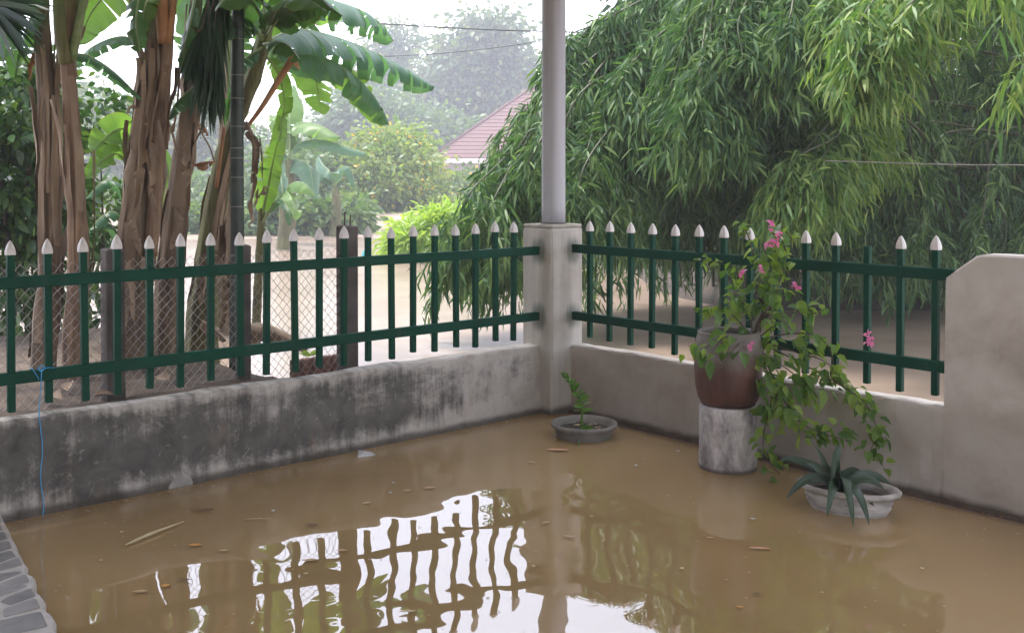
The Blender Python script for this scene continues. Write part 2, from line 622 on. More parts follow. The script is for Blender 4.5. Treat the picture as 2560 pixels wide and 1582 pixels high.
M['stone'] = simple('slate_flagstone', (0.16, 0.16, 0.16), (0.29, 0.285, 0.28), 9, 0.32, 0.006)
M['stone2'] = simple('pale_slate_flagstone', (0.22, 0.215, 0.21), (0.34, 0.33, 0.325), 8, 0.35, 0.006)
M['grout'] = simple('pale_mortar', (0.38, 0.36, 0.34), (0.55, 0.53, 0.50), 14, 0.6, 0.008)
M['ceiling'] = simple('porch_ceiling_paint', (0.76, 0.75, 0.73), (0.80, 0.79, 0.77), 3, 0.8)
M['house_wall'] = simple('house_wall_paint', (0.72, 0.69, 0.63), (0.76, 0.73, 0.67), 3, 0.8)
M['bamboo'] = leaf_mat('bamboo_leaf', [(0.022, 0.055, 0.022), (0.042, 0.098, 0.036), (0.075, 0.150, 0.055), (0.16, 0.24, 0.08)], 0.26, (1.5, 1.8, 0.9), spec=0.22)
M['bamboo_y'] = leaf_mat('bamboo_leaf_sunlit', [(0.04, 0.095, 0.03), (0.08, 0.165, 0.045), (0.13, 0.225, 0.062), (0.25, 0.32, 0.095)], 0.3, (1.5, 1.8, 0.8), spec=0.25)  # light on the front sprays painted in as brighter, yellower leaves
M['undergrowth'] = leaf_mat('shade_darkened_leaf', [(0.008, 0.020, 0.010), (0.014, 0.034, 0.015), (0.022, 0.048, 0.020), (0.035, 0.065, 0.026)], 0.15, rough=0.7, spec=0.1)  # darkened leaf colour stands in for shade behind the bamboo
M['culm'] = simple('bamboo_culm', (0.04, 0.05, 0.022), (0.10, 0.10, 0.045), 8, 0.5, 0, (4, 4, 1))
M['ban_a'] = banana_mat('banana_blade', (0.055, 0.135, 0.045), (0.09, 0.20, 0.065), 0.38)
M['ban_b'] = banana_mat('banana_blade_young_backlit', (0.10, 0.20, 0.045), (0.16, 0.28, 0.065), 0.5)  # young blade green, lightened to paint in the glow of backlit leaves
M['ban_c'] = banana_mat('banana_blade_bluish', (0.065, 0.155, 0.095), (0.105, 0.215, 0.13), 0.42)
M['rib'] = simple('banana_midrib', (0.15, 0.22, 0.07), (0.26, 0.32, 0.13), 12, 0.45)
M['dry'] = simple('dry_banana_leaf', (0.12, 0.075, 0.048), (0.42, 0.31, 0.21), 5, 0.85, 0.01, (1, 1, 0.35))
M['dry2'] = simple('orange_dry_leaf', (0.30, 0.13, 0.05), (0.48, 0.26, 0.12), 7, 0.75, 0.006)
M['shrub_dark'] = leaf_mat('glossy_dark_leaf', [(0.018, 0.045, 0.016), (0.03, 0.075, 0.024), (0.05, 0.115, 0.035), (0.11, 0.19, 0.05)], 0.25, rough=0.32)
M['shrub_mid'] = leaf_mat('mid_green_leaf', [(0.04, 0.085, 0.035), (0.06, 0.12, 0.045), (0.09, 0.16, 0.055), (0.15, 0.21, 0.07)], 0.3, noise_scale=0.6)
M['shrub_lime'] = leaf_mat('lime_leaf', [(0.13, 0.23, 0.035), (0.20, 0.32, 0.05), (0.28, 0.40, 0.07), (0.34, 0.44, 0.09)], 0.4)
M['shrub_yel'] = leaf_mat('yellow_green_leaf', [(0.07, 0.13, 0.04), (0.11, 0.18, 0.05), (0.16, 0.24, 0.06), (0.24, 0.29, 0.07)], 0.35, noise_scale=0.6)
M['tree_far'] = leaf_mat('tree_leaf', [(0.045, 0.08, 0.045), (0.06, 0.105, 0.05), (0.09, 0.14, 0.06), (0.17, 0.19, 0.08)], 0.3, noise_scale=0.35)
M['bloom_yel'] = leaf_mat('yellow_petal', [(0.65, 0.40, 0.04), (0.75, 0.5, 0.05), (0.8, 0.55, 0.08)], 0.3, (1.2, 1.1, 0.8))
M['bloom_pink'] = leaf_mat('pink_bract', [(0.62, 0.10, 0.33), (0.74, 0.17, 0.42), (0.80, 0.28, 0.50)], 0.35, (1.2, 1.0, 1.1))
M['boug'] = leaf_mat('bougainvillea_leaf', [(0.045, 0.105, 0.025), (0.075, 0.16, 0.035), (0.12, 0.22, 0.05), (0.22, 0.31, 0.065)], 0.38, noise_scale=2.5)
M['boug_fresh'] = leaf_mat('fresh_bougainvillea_leaf', [(0.10, 0.19, 0.035), (0.16, 0.27, 0.04), (0.23, 0.34, 0.05)], 0.4, noise_scale=2.5)
M['agave'] = leaf_mat('strap_leaf', [(0.018, 0.040, 0.026), (0.030, 0.060, 0.036), (0.055, 0.095, 0.058)], 0.08, rough=0.38)
M['zz'] = leaf_mat('glossy_leaflet', [(0.03, 0.10, 0.022), (0.06, 0.16, 0.03), (0.12, 0.26, 0.035)], 0.25, rough=0.3)
M['twig'] = simple('brown_twig', (0.055, 0.04, 0.028), (0.13, 0.10, 0.075), 14, 0.85)
M['bark'] = simple('tree_bark', (0.06, 0.048, 0.04), (0.15, 0.125, 0.105), 9, 0.9, 0.02)
M['palm_leaf'] = leaf_mat('dark_palm_leaflet', [(0.012, 0.035, 0.022), (0.02, 0.055, 0.03), (0.035, 0.08, 0.04)], 0.2, rough=0.4)
M['tile'] = simple('red_roof_tile', (0.095, 0.032, 0.030), (0.145, 0.054, 0.048), 3, 0.7)
M['fascia'] = simple('pale_fascia', (0.60, 0.52, 0.50), (0.68, 0.60, 0.58), 3, 0.7)
M['far_wall'] = simple('far_house_wall', (0.30, 0.26, 0.25), (0.38, 0.33, 0.31), 2, 0.8)
M['far_roof'] = simple('far_grey_roof', (0.22, 0.19, 0.22), (0.30, 0.26, 0.29), 2, 0.8)
M['window'] = simple('dark_window_glass', (0.03, 0.03, 0.04), None, 2, 0.15)
M['pot_white'] = simple('weathered_white_cement', (0.20, 0.185, 0.165), (0.62, 0.595, 0.57), 8, 0.75, 0.01, (1, 1, 2.5), detail=8)
M['pot_grey'] = simple('grey_cement_bowl', (0.15, 0.14, 0.125), (0.28, 0.265, 0.24), 9, 0.8, 0.008)
M['string'] = simple('blue_nylon_string', (0.03, 0.30, 0.62), (0.08, 0.42, 0.75), 20, 0.5)
M['mud'] = simple('wet_pot_soil', (0.025, 0.02, 0.014), (0.08, 0.062, 0.045), 22, 0.6, 0.02)
M['foam'] = simple('grey_white_scrap', (0.42, 0.42, 0.43), (0.6, 0.6, 0.6), 10, 0.6)
M['leaf_tan'] = simple('tan_dead_leaf', (0.42, 0.27, 0.13), (0.58, 0.42, 0.24), 25, 0.7)
M['leaf_orange'] = simple('orange_dead_leaf', (0.55, 0.25, 0.05), (0.65, 0.35, 0.08), 25, 0.6)
M['leaf_pink'] = simple('pinkish_dead_leaf', (0.55, 0.25, 0.15), (0.66, 0.38, 0.25), 25, 0.7)
M['leaf_brown'] = simple('brown_dead_leaf', (0.10, 0.055, 0.03), (0.2, 0.11, 0.06), 25, 0.7)
M['straw'] = simple('pale_straw', (0.50, 0.40, 0.22), (0.62, 0.52, 0.32), 15, 0.7)
M['teal'] = simple('teal_plastic', (0.02, 0.28, 0.30), None, 5, 0.5)
M['red'] = simple('faded_red_cloth', (0.45, 0.08, 0.10), (0.5, 0.12, 0.13), 9, 0.8)
M['brick_edge'] = simple('reddish_planter_brick', (0.17, 0.09, 0.07), (0.25, 0.14, 0.11), 12, 0.9, 0.01)


def jar_mat():
    m, N, L, out = new_mat('dusty_red_glazed_clay')
    tc = N.new('ShaderNodeTexCoord')
    sx = N.new('ShaderNodeSeparateXYZ'); L.new(tc.outputs['Object'], sx.inputs[0])
    n = noise(N, L, tc.outputs['Object'], 7, 5, 0.6)
    st = noise(N, L, mapping(N, L, tc.outputs['Object'], (10, 10, 1)), 1.5, 4)
    clay = ramp(N, [(0.3, (0.050, 0.021, 0.015)), (0.7, (0.125, 0.047, 0.030))])
    L.new(st.outputs['Fac'], clay.inputs[0])
    dust = ramp(N, [(0.3, (0.10, 0.085, 0.068)), (0.7, (0.19, 0.165, 0.135))])
    L.new(n.outputs['Fac'], dust.inputs[0])
    hh = mth(N, L, 'ADD', sx.outputs[2], mth(N, L, 'MULTIPLY', n.outputs['Fac'], 0.12))
    c = mixc(N, L, maprange(N, L, hh, 0.22, 0.36), clay.outputs[0], dust.outputs[0])
    p = N.new('ShaderNodeBsdfPrincipled')
    L.new(c, p.inputs['Base Color'])
    p.inputs['Roughness'].default_value = 0.5
    L.new(bump(N, L, n.outputs['Fac'], 0.3, 0.006), p.inputs['Normal'])
    L.new(p.outputs[0], out.inputs[0])
    return m


def pedestal_mat():
    m, N, L, out = new_mat('whitewashed_concrete')
    tc = N.new('ShaderNodeTexCoord')
    sx = N.new('ShaderNodeSeparateXYZ'); L.new(tc.outputs['Object'], sx.inputs[0])
    n = noise(N, L, mapping(N, L, tc.outputs['Object'], (1, 1, 0.6)), 9, 7, 0.7, 0.4)
    c = ramp(N, [(0.34, (0.15, 0.13, 0.125)), (0.46, (0.34, 0.31, 0.305)), (0.58, (0.52, 0.49, 0.48)), (0.70, (0.68, 0.66, 0.65))])
    L.new(n.outputs['Fac'], c.inputs[0])
    wet = maprange(N, L, sx.outputs[2], 0.03, 0.005)
    cc = mixc(N, L, mth(N, L, 'MULTIPLY', wet, 0.8), c.outputs[0], (0.06, 0.05, 0.035))
    p = N.new('ShaderNodeBsdfPrincipled')
    L.new(cc, p.inputs['Base Color'])
    p.inputs['Roughness'].default_value = 0.85
    L.new(bump(N, L, n.outputs['Fac'], 0.5, 0.01), p.inputs['Normal'])
    L.new(p.outputs[0], out.inputs[0])
    return m


def stem_mat(name, lo, hi, top):
    """fibrous sheath: long streaks down the stem, greener towards the top (object z in metres)"""
    m, N, L, out = new_mat(name)
    tc = N.new('ShaderNodeTexCoord')
    v = tc.outputs['Object']
    st = noise(N, L, mapping(N, L, v, (22, 22, 1.4)), 1.5, 6, 0.65, 0.2)
    pa = noise(N, L, mapping(N, L, v, (3, 3, 2.0)), 1.3, 4, 0.6)
    f = mth(N, L, 'ADD', mth(N, L, 'MULTIPLY', st.outputs['Fac'], 0.6), mth(N, L, 'MULTIPLY', pa.outputs['Fac'], 0.45))
    r = ramp(N, [(0.38, lo), (0.52, tuple(0.5 * (a + b) for a, b in zip(lo, hi))), (0.68, hi)])
    L.new(f, r.inputs[0])
    sx = N.new('ShaderNodeSeparateXYZ'); L.new(v, sx.inputs[0])
    g = maprange(N, L, mth(N, L, 'ADD', sx.outputs[2], mth(N, L, 'MULTIPLY', pa.outputs['Fac'], 0.5)), 2.25, 2.75)
    c = mixc(N, L, g, r.outputs[0], top)
    p = N.new('ShaderNodeBsdfPrincipled')
    L.new(c, p.inputs['Base Color'])
    p.inputs['Roughness'].default_value = 0.75
    L.new(bump(N, L, st.outputs['Fac'], 0.6, 0.012), p.inputs['Normal'])
    L.new(p.outputs[0], out.inputs[0])
    return m


M['jar'] = jar_mat()
M['pedestal'] = pedestal_mat()
M['stem'] = stem_mat('banana_stem_brown', (0.034, 0.024, 0.016), (0.29, 0.20, 0.125), (0.16, 0.19, 0.07))
M['stem_g'] = stem_mat('banana_stem_greenish', (0.05, 0.04, 0.022), (0.20, 0.20, 0.075), (0.14, 0.22, 0.06))
M['stem_r'] = stem_mat('banana_stem_reddish', (0.055, 0.032, 0.019), (0.37, 0.235, 0.145), (0.20, 0.22, 0.09))


def palm_trunk_mat():
    m, N, L, out = new_mat('ringed_palm_trunk')
    tc = N.new('ShaderNodeTexCoord')
    n = noise(N, L, tc.outputs['Object'], 9, 4)
    r = ramp(N, [(0.3, (0.020, 0.032, 0.026)), (0.7, (0.045, 0.065, 0.048))])
    L.new(n.outputs['Fac'], r.inputs[0])
    p = N.new('ShaderNodeBsdfPrincipled')
    L.new(r.outputs[0], p.inputs['Base Color'])
    p.inputs['Roughness'].default_value = 0.5
    L.new(p.outputs[0], out.inputs[0])
    return m


M['palm_trunk'] = palm_trunk_mat()
M['palm_ring'] = simple('pale_leaf_scar', (0.22, 0.22, 0.19), (0.34, 0.33, 0.29), 30, 0.8)

# ------------------------------------------------------------------ layout of the yard
TH = math.radians(41.37)
U = np.array([math.cos(TH), math.sin(TH), 0.0])       # along the left wall, towards the corner
W = np.array([math.sin(TH), -math.cos(TH), 0.0])      # along the right wall, away from the corner
Z = np.array([0, 0, 1.0])
A0 = np.array([-2.2216, 4.5326, 0.0]); SPL = 0.1568   # left picket line
B0 = np.array([0.4716, 6.5626, 0.0]); SPR = 0.1760    # right picket line
PC = np.array([0.255, 6.735, 0.0])                    # corner pillar
PA = 0.142
Z_TOP, Z_BOT, Z_WALL = 1.074, 0.650, 0.437
RAIL_H = 0.054

# ------------------------------------------------------------------ setting: water, ground
def grid_sheet(x0, x1, y0, y1, nx, ny, zf):
    xs, ys = np.linspace(x0, x1, nx), np.linspace(y0, y1, ny)
    X, Y = np.meshgrid(xs, ys)
    Zs = zf(X, Y)
    V = np.stack([X.ravel(), Y.ravel(), Zs.ravel()], 1)
    i = np.arange(nx * ny).reshape(ny, nx)
    Fq = np.stack([i[:-1, :-1], i[:-1, 1:], i[1:, 1:], i[1:, :-1]], -1).reshape(-1, 4)
    return V, Fq


def hnoise(X, Y, s, seed=0):
    r2 = np.random.default_rng(seed)
    o = np.zeros_like(X)
    for k in range(7):
        a, b, c = r2.uniform(-1, 1, 3)
        o += np.sin((X * a + Y * b) * s * (1 + 0.6 * k) + c * 9) / (1 + 0.7 * k)
    return o / 2.5


yl0 = PC - U * 9.0 + W * 0.09
yl1 = PC - U * 0.05 + W * 0.05
yl2 = PC - U * 0.05 + W * 9.0
yl3 = yl2 - U * 9.0
part('yard_water', (np.array([yl0, yl1, yl2, yl3]), [(0, 3, 2, 1)]), M['water'], at=(0, 0, 0), kind='structure')
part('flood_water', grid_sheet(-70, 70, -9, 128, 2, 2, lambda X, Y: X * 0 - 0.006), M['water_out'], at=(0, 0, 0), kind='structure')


def shore_z(X, Y):
    edge = 27.5 + 2.0 * hnoise(X, Y * 0, 0.25, 3)
    return np.clip((Y - edge) * 0.03, -0.6, 0.5) + 0.06 * hnoise(X, Y, 0.9, 4)


part('ground', grid_sheet(-70, 70, 20, 128, 90, 80, shore_z), M['shore'], at=(0, 0, 0), smooth=True, kind='structure')


def bank_z(X, Y):
    s = (X - A0[0]) * U[0] + (Y - A0[1]) * U[1]            # along the left wall
    n = (X - A0[0]) * -W[0] + (Y - A0[1]) * -W[1]          # away from the yard
    top = 0.34 - 0.9 * np.clip((s - 1.55) / 1.0, 0, 1) ** 1.3
    top = top - 0.5 * np.clip((n - 3.4) / 1.2, 0, 1)
    return top + 0.035 * hnoise(X, Y, 5.0, 6)


def bank_sheet():
    ss, nn = np.linspace(-4.5, 3.0, 70), np.linspace(0.085, 5.0, 50)
    S, Nn = np.meshgrid(ss, nn)
    X = A0[0] + U[0] * S - W[0] * Nn
    Y = A0[1] + U[1] * S - W[1] * Nn
    Zb = bank_z(X, Y)
    V = np.stack([X.ravel(), Y.ravel(), Zb.ravel()], 1)
    i = np.arange(70 * 50).reshape(50, 70)
    return V, np.stack([i[:-1, :-1], i[:-1, 1:], i[1:, 1:], i[1:, :-1]], -1).reshape(-1, 4)


part('garden_bank', bank_sheet(), M['soil'], at=(0, 0, 0), smooth=True, kind='structure')


def bb_z(X, Y):
    e = 11.8 + 0.5 * hnoise(X, Y * 0, 0.9, 8) - 0.10 * (X - 2)
    left = np.clip((X - 1.2) / 1.5, 0, 1)
    return np.clip((Y - e) * 0.25, -0.4, 0.38) * left - 0.4 * (1 - left) + 0.04 * hnoise(X, Y, 2.5, 9) - 0.02


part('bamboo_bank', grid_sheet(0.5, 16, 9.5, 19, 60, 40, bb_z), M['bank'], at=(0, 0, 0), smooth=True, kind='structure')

# porch ceiling carried by the steel post, and the house front behind the camera: they shade the flooded yard
K = PC + 0.25 * U - 0.95 * W
roofc = K - U * 3.6 + W * 4.0 + Z * 3.02
part('porch_ceiling', obox(roofc, U * 3.6, W * 4.0, Z * 0.06), M['ceiling'], kind='structure')
hw = PC - U * 6.9 + W * 4.0 + Z * 1.48
part('house_front', obox(hw, U * 0.08, W * 4.2, Z * 1.478), M['house_wall'], kind='structure')

# ------------------------------------------------------------------ low walls
def wall_strip(p0, p1, nout, z0, z1, thick, n, m, org, wob=0.004, seed=1):
    """rendered wall with a slightly uneven face and rounded top edge; returns V,F and wuv attribute"""
    r2 = np.random.default_rng(seed)
    L_ = np.linalg.norm(p1 - p0); d = (p1 - p0) / L_
    prof = [(0.0, z0)] + [(0.0, z0 + (z1 - 0.012 - z0) * k / m) for k in range(1, m + 1)] + [(-0.004, z1 - 0.004), (-0.014, z1), (-thick + 0.012, z1), (-thick, z1 - 0.012), (-thick, z0)]
    q = len(prof)
    V, A = [], []
    for i in range(n + 1):
        s = L_ * i / n
        for (o, z) in prof:
            w = wob * (math.sin(s * 7 + z * 9) + 0.6 * r2.standard_normal())
            V.append(p0 + d * s + nout * (o + (w if o > -0.05 else 0)) + Z * (z + (w * 0.9 if z > z1 - 0.02 else 0)))
            A.append((abs(np.dot(V[-1] - org, d)), z + (-o * 0.6 if o < -0.01 else 0), 0))
    Fc = [(i * q + j, (i + 1) * q + j, (i + 1) * q + (j + 1) % q, i * q + (j + 1) % q) for i in range(n) for j in range(q)]
    Fc += [tuple(range(q)), tuple(n * q + j for j in range(q - 1, -1, -1))]
    return (np.array(V), Fc), {'wuv': A}


left_in = W       # the yard side of the left wall
right_in = -U
p_start = A0 - U * 1.35 + left_in * 0.015
p_end = PC - U * (PA - 0.004) + left_in * np.dot(A0 - PC, left_in) + left_in * 0.015
vf, at_ = wall_strip(p_start, p_end, left_in, -0.35, Z_WALL, 0.115, 60, 9, PC, 0.004, 2)
lw = thing('boundary_wall', (p_start + p_end) / 2, 'low concrete wall stained with black mould under the left fence', 'wall')
part('wall', vf, M['wall_left'], lw, attr=at_)
# bulge of patched mortar at its foot
lumpc = G(424, 1200, 0.0)


def lump(c, r1, r2, h, n=14, m=5, seed=0):
    rr = np.random.default_rng(seed)
    V = [c + Z * h]
    for i in range(1, m + 1):
        for j in range(n):
            a = 2 * math.pi * j / n
            k = i / m
            jt = 1 + 0.09 * rr.standard_normal()
            V.append(c + U * math.cos(a) * r1 * k * jt + W * math.sin(a) * r2 * k * jt + Z * (h * math.cos(k * math.pi / 2) ** 0.7))
    Fc = [(0, 1 + j, 1 + (j + 1) % n) for j in range(n)]
    for i in range(m - 1):
        for j in range(n):
            Fc.append((1 + i * n + j, 1 + (i + 1) * n + j, 1 + (i + 1) * n + (j + 1) % n, 1 + i * n + (j + 1) % n))
    return np.array(V), Fc


wq = np.dot(A0 - lumpc, left_in) * left_in + left_in * 0.015
part('mortar_patch', lump(lumpc + wq - Z * 0.03, 0.085, 0.012, 0.085, seed=3), simple('pale_mortar_patch', (0.20, 0.185, 0.17), (0.36, 0.34, 0.31), 18, 0.85, 0.008), lw, smooth=True, label='pale lump of mortar at the foot of the wall')

# right wall: low part under the fence, then the tall end panel with a sloped shoulder
rs = PC + W * (PA - 0.004) + right_in * np.dot(B0 - PC, right_in) + right_in * 0.015
r_end = B0 + W * (SPR * 13 + 0.062) + right_in * 0.015
vf, at_ = wall_strip(rs, r_end, right_in, -0.35, Z_WALL, 0.115, 44, 9, PC, 0.003, 5)
rw = thing('boundary_wall', (rs + r_end) / 2, 'plain grey plastered wall under the right fence, stepping up to a tall panel at the right', 'wall')
part('wall', vf, M['wall_right'], rw, attr=at_)


def tall_panel():
    q0 = np.dot(r_end - PC, W)
    base = r_end
    # outline in (along, height): vertical jamb, sloping shoulder, flat top
    sh0 = (0.0, 1.047)
    outl = [(0.0, Z_WALL), (0.0, -0.35), (1.9, -0.35), (1.9, 1.172), (0.22, 1.164), (0.17, 1.162), (0.145, 1.156)]
    top = [(0.145 - 0.145 * t, 1.156 - 0.109 * t) for t in (0.25, 0.5, 0.75)]
    outl += top + [sh0]
    V, A = [], []
    n = len(outl)
    th = 0.13
    for o in (-0.008, -th):
        for (s, z) in outl:
            V.append(base + W * s + right_in * o + Z * z); A.append((q0 + s, z, 0))
    # chamfered rim on the yard side
    c = np.mean(np.array(outl), 0)
    for (s, z) in outl:
        ds, dz = c[0] - s, c[1] - z
        l = 1e9 if (s == 0 and z < Z_WALL + 0.01) else math.hypot(ds, dz)
        V.append(base + W * (s + ds / l * 0.010) + right_in * 0.001 + Z * (z + dz / l * 0.010)); A.append((q0 + s, z, 0))
    Fc = [tuple(2 * n + i for i in range(n)), tuple(n + i for i in range(n - 1, -1, -1))]
    for i in range(n):
        j = (i + 1) % n
        Fc.append((i, j, n + j, n + i)[::-1])
        Fc.append((2 * n + i, 2 * n + j, j, i)[::-1])
    return (np.array(V), Fc), {'wuv': A}


vf, at_ = tall_panel()
part('tall_panel', vf, M['wall_right'], rw, attr=at_, label='taller plastered end panel with a sloped shoulder')

part('footing', obox((rs + r_end) / 2 + W * 0.9 + right_in * 0.012 - Z * 0.09, W * (np.linalg.norm(r_end - rs) / 2 + 0.9), right_in * 0.018, Z * 0.103), M['soil'], rw, label='dark wet edge of footing just above the water')
# ------------------------------------------------------------------ corner pillar and post
left_face_end = PC - U * PA + left_in * 0.0
lf = np.dot(A0 - PC, left_in); rf = np.dot(B0 - PC, right_in)
SMUDGES = []
for zz in (Z_TOP - 0.03, Z_BOT - 0.03):
    SMUDGES.append(tuple((-U * PA + left_in * (lf - 0.0) + Z * zz)))
    SMUDGES.append(tuple((W * PA + right_in * (rf - 0.0) + Z * zz)))
M['pillar'] = pillar_mat()
pl = thing('corner_pillar', PC, 'square grey concrete pillar at the corner between the two green fences', 'pillar')
part('shaft', bevbox(PC + Z * 0.42, U * PA, W * PA, Z * 0.772, 0.012), M['pillar'], pl)
part('mortar_cap', bevbox(PC + Z * 1.204, U * (PA - 0.003), W * (PA - 0.003), Z * 0.013, 0.009), simple('rough_cap_mortar', (0.33, 0.30, 0.25), (0.46, 0.42, 0.36), 16, 0.85, 0.008), pl)
po = thing('steel_post', PC + np.array([0.006, 0, 1.217]), 'tall round grey steel post standing on the corner pillar', 'post')
pz = np.linspace(1.2172, 2.955, 16)
part('pipe', tube([PC + np.array([0.006, 0, z]) for z in pz], 0.0775, 28), M['post'], po, smooth=True)
part('base_ring', lathe([(0.0785, 0), (0.084, 0.002), (0.083, 0.007), (0.078, 0.009)], 28, PC + np.array([0.006, 0, 1.2172])), M['pillar'], po, smooth=True)

# ------------------------------------------------------------------ picket fences
PK = 0.0155     # half width of a square picket tube
rr = random.Random(5)
cap_profile = [(1.30, -0.004), (1.36, 0.006), (1.24, 0.020), (0.92, 0.037), (0.50, 0.052), (0.10, 0.062)]


def cap_vf():
    """four-sided pointed cap with bulging faces, base at z = 0"""
    V, Fc = [], []
    n = 8
    for (k, z) in cap_profile:
        for j in range(n):
            a = math.pi / 4 * j
            sq = 1.0 if j % 2 else 0.80
            V.append(U * math.cos(a) * PK * k * 1.28 * (sq if k > 0.2 else 1) + W * math.sin(a) * PK * k * 1.28 * (sq if k > 0.2 else 1) + Z * z)
    m = len(cap_profile)
    for i in range(m - 1):
        for j in range(n):
            Fc.append((i * n + j, i * n + (j + 1) % n, (i + 1) * n + (j + 1) % n, (i + 1) * n + j))
    Fc.append(tuple(range(n - 1, -1, -1))); Fc.append(tuple((m - 1) * n + j for j in range(n)))
    return np.array(V), Fc


cap_src = None
pk_src = None


def fence(root, start, direc, inn, spacing, count, cap_missing=(), ztops=None, zbots=None):
    global cap_src, pk_src
    for i in range(count):
        base = start + direc * spacing * i - inn * 0.022
        zb = 0.482 + rr.uniform(-0.012, 0.012)
        zt = 1.178 + rr.uniform(-0.007, 0.007)
        lean = direc * rr.uniform(-0.006, 0.006) + inn * rr.uniform(-0.004, 0.004)
        c = base + Z * (zb + zt) / 2
        V, Fc = bevbox(c, U * PK, W * PK, Z * (zt - zb) / 2, 0.003)
        V = V + (V[:, 2:3] - zt) / (zb - zt) * lean
        pk = part('picket', (V, Fc), M['green'], root, at=base + Z * zb)
        if i in cap_missing:
            pk['label'] = 'green picket that has lost its pale cap'
            continue
        if cap_src is None:
            cap_src = part('cap', (cap_vf()[0] + base + Z * (zt - 0.001), cap_vf()[1]), M['cap'], pk, at=base + Z * (zt - 0.001))
        else:
            inst('cap', cap_src, pk, base + Z * (zt - 0.001), rr.uniform(-0.06, 0.06), rr.uniform(0.96, 1.04))


def rail(root, a, b, inn, ztop):
    c = (a + b) / 2 - inn * 0.006 + Z * (ztop - RAIL_H / 2)
    d = (b - a) / 2
    part('rail', bevbox(c, d, inn * 0.0165, Z * RAIL_H / 2, 0.003), M['green'], root)


fl = thing('picket_fence', A0 + U * 1.5 + Z * 0.44, 'dark green steel picket fence with pale pointed caps on the mouldy left wall', 'fence', 'green picket fences round the yard')
fence(fl, A0 - U * SPL * 3, U, left_in, SPL, 23)
for zt in (Z_TOP, Z_BOT):
    rail(fl, A0 - U * 0.8, A0 + U * (np.dot(PC - A0, U) - PA + 0.015), left_in, zt)
fr_ = thing('picket_fence', B0 + W * 1.1 + Z * 0.44, 'dark green steel picket fence between the corner pillar and the tall plaster panel', 'fence', 'green picket fences round the yard')
fence(fr_, B0, W, right_in, SPR, 14, cap_missing=(11,))
rail(fr_, B0 - W * (np.dot(B0 - PC, W) - PA + 0.015), B0 + W * (SPR * 13 + 0.105), right_in, Z_TOP + 0.012)
rail(fr_, B0 - W * (np.dot(B0 - PC, W) - PA + 0.015), B0 + W * (SPR * 13 + 0.07), right_in, Z_BOT)

# blue string tied round the lower left rail
knot = A0 + U * 0.115 + left_in * 0.018 + Z * (Z_BOT - 0.0)
st = thing('string', knot, 'bright blue string knotted on the lower rail and hanging down the mouldy wall', 'string')
hang = [knot + Z * 0.004, knot + left_in * 0.006 - Z * 0.06 - U * 0.004, knot + left_in * 0.004 - Z * 0.20 - U * 0.012, knot + left_in * 0.012 - Z * 0.35 - U * 0.002, knot + left_in * 0.012 - Z * 0.48 - U * 0.012, knot + left_in * 0.02 - Z * 0.60 - U * 0.002, knot + left_in * 0.03 - Z * 0.67 - U * 0.012]
part('hanging_end', tube(curve(hang, 40), 0.0024, 6), M['string'], st, smooth=True)
loop = [knot + U * 0.012 * math.cos(a) + Z * (0.012 * math.sin(a) + 0.006) + left_in * 0.004 * math.sin(2 * a) for a in np.linspace(0, 2 * math.pi, 14)]
part('knot', tube(loop, 0.0032, 6), M['string'], st, smooth=True)
part('short_end', tube(curve([knot, knot + U * 0.03 + Z * 0.006, knot + U * 0.055 + Z * 0.001], 8), 0.002, 5), M['string'], st, smooth=True)
wrap = []
for a in np.linspace(0, 2 * math.pi, 18):
    cy, cz = math.cos(a), math.sin(a)
    wrap.append(knot - U * (0.006 + 0.03 * (0.5 + 0.5 * cz)) + left_in * (-0.0235 + 0.0245 * cy) + Z * (-0.022 + 0.029 * cz))
part('wrap', tube(wrap, 0.0022, 6), M['string'], st, smooth=True)

# ------------------------------------------------------------------ patio of flagstones at the lower left
PT_Z = 0.045
e0, e1 = G(8, 1304, PT_Z), G(146, 1582, PT_Z)
ed = unit(e1 - e0)
en = np.array([ed[1], -ed[0], 0])
if en[0] > 0: en = -en            # en points away from the water, to the left


def pat(a, b, z=PT_Z):     # a metres along the edge from the wall, b metres inward
    q = e0 + ed * a + en * b
    return np.array([q[0], q[1], z])


def patio_slab():
    V, n = [], 40
    r2 = random.Random(3)
    for i in range(n + 1):
        a = -0.25 + 2.6 * i / n
        j = 0.010 * math.sin(a * 31) + r2.uniform(-0.006, 0.006) if a > 0.55 else r2.uniform(-0.002, 0.002)
        V += [pat(a, j, -0.3), pat(a, j, PT_Z - 0.014), pat(a, 0.010 + j, PT_Z), pat(a, 1.6, PT_Z)]
    Fc = []
    for i in range(n):
        for k in range(3):
            Fc.append((i * 4 + k, (i + 1) * 4 + k, (i + 1) * 4 + k + 1, i * 4 + k + 1))
    return np.array(V), Fc


pt = thing('patio', pat(0.6, 0.5, 0.0), 'crazy paving of grey flagstones in pale mortar at the water edge', 'paving', kind='structure')
part('mortar_bed', patio_slab(), M['grout'], pt, smooth=False)
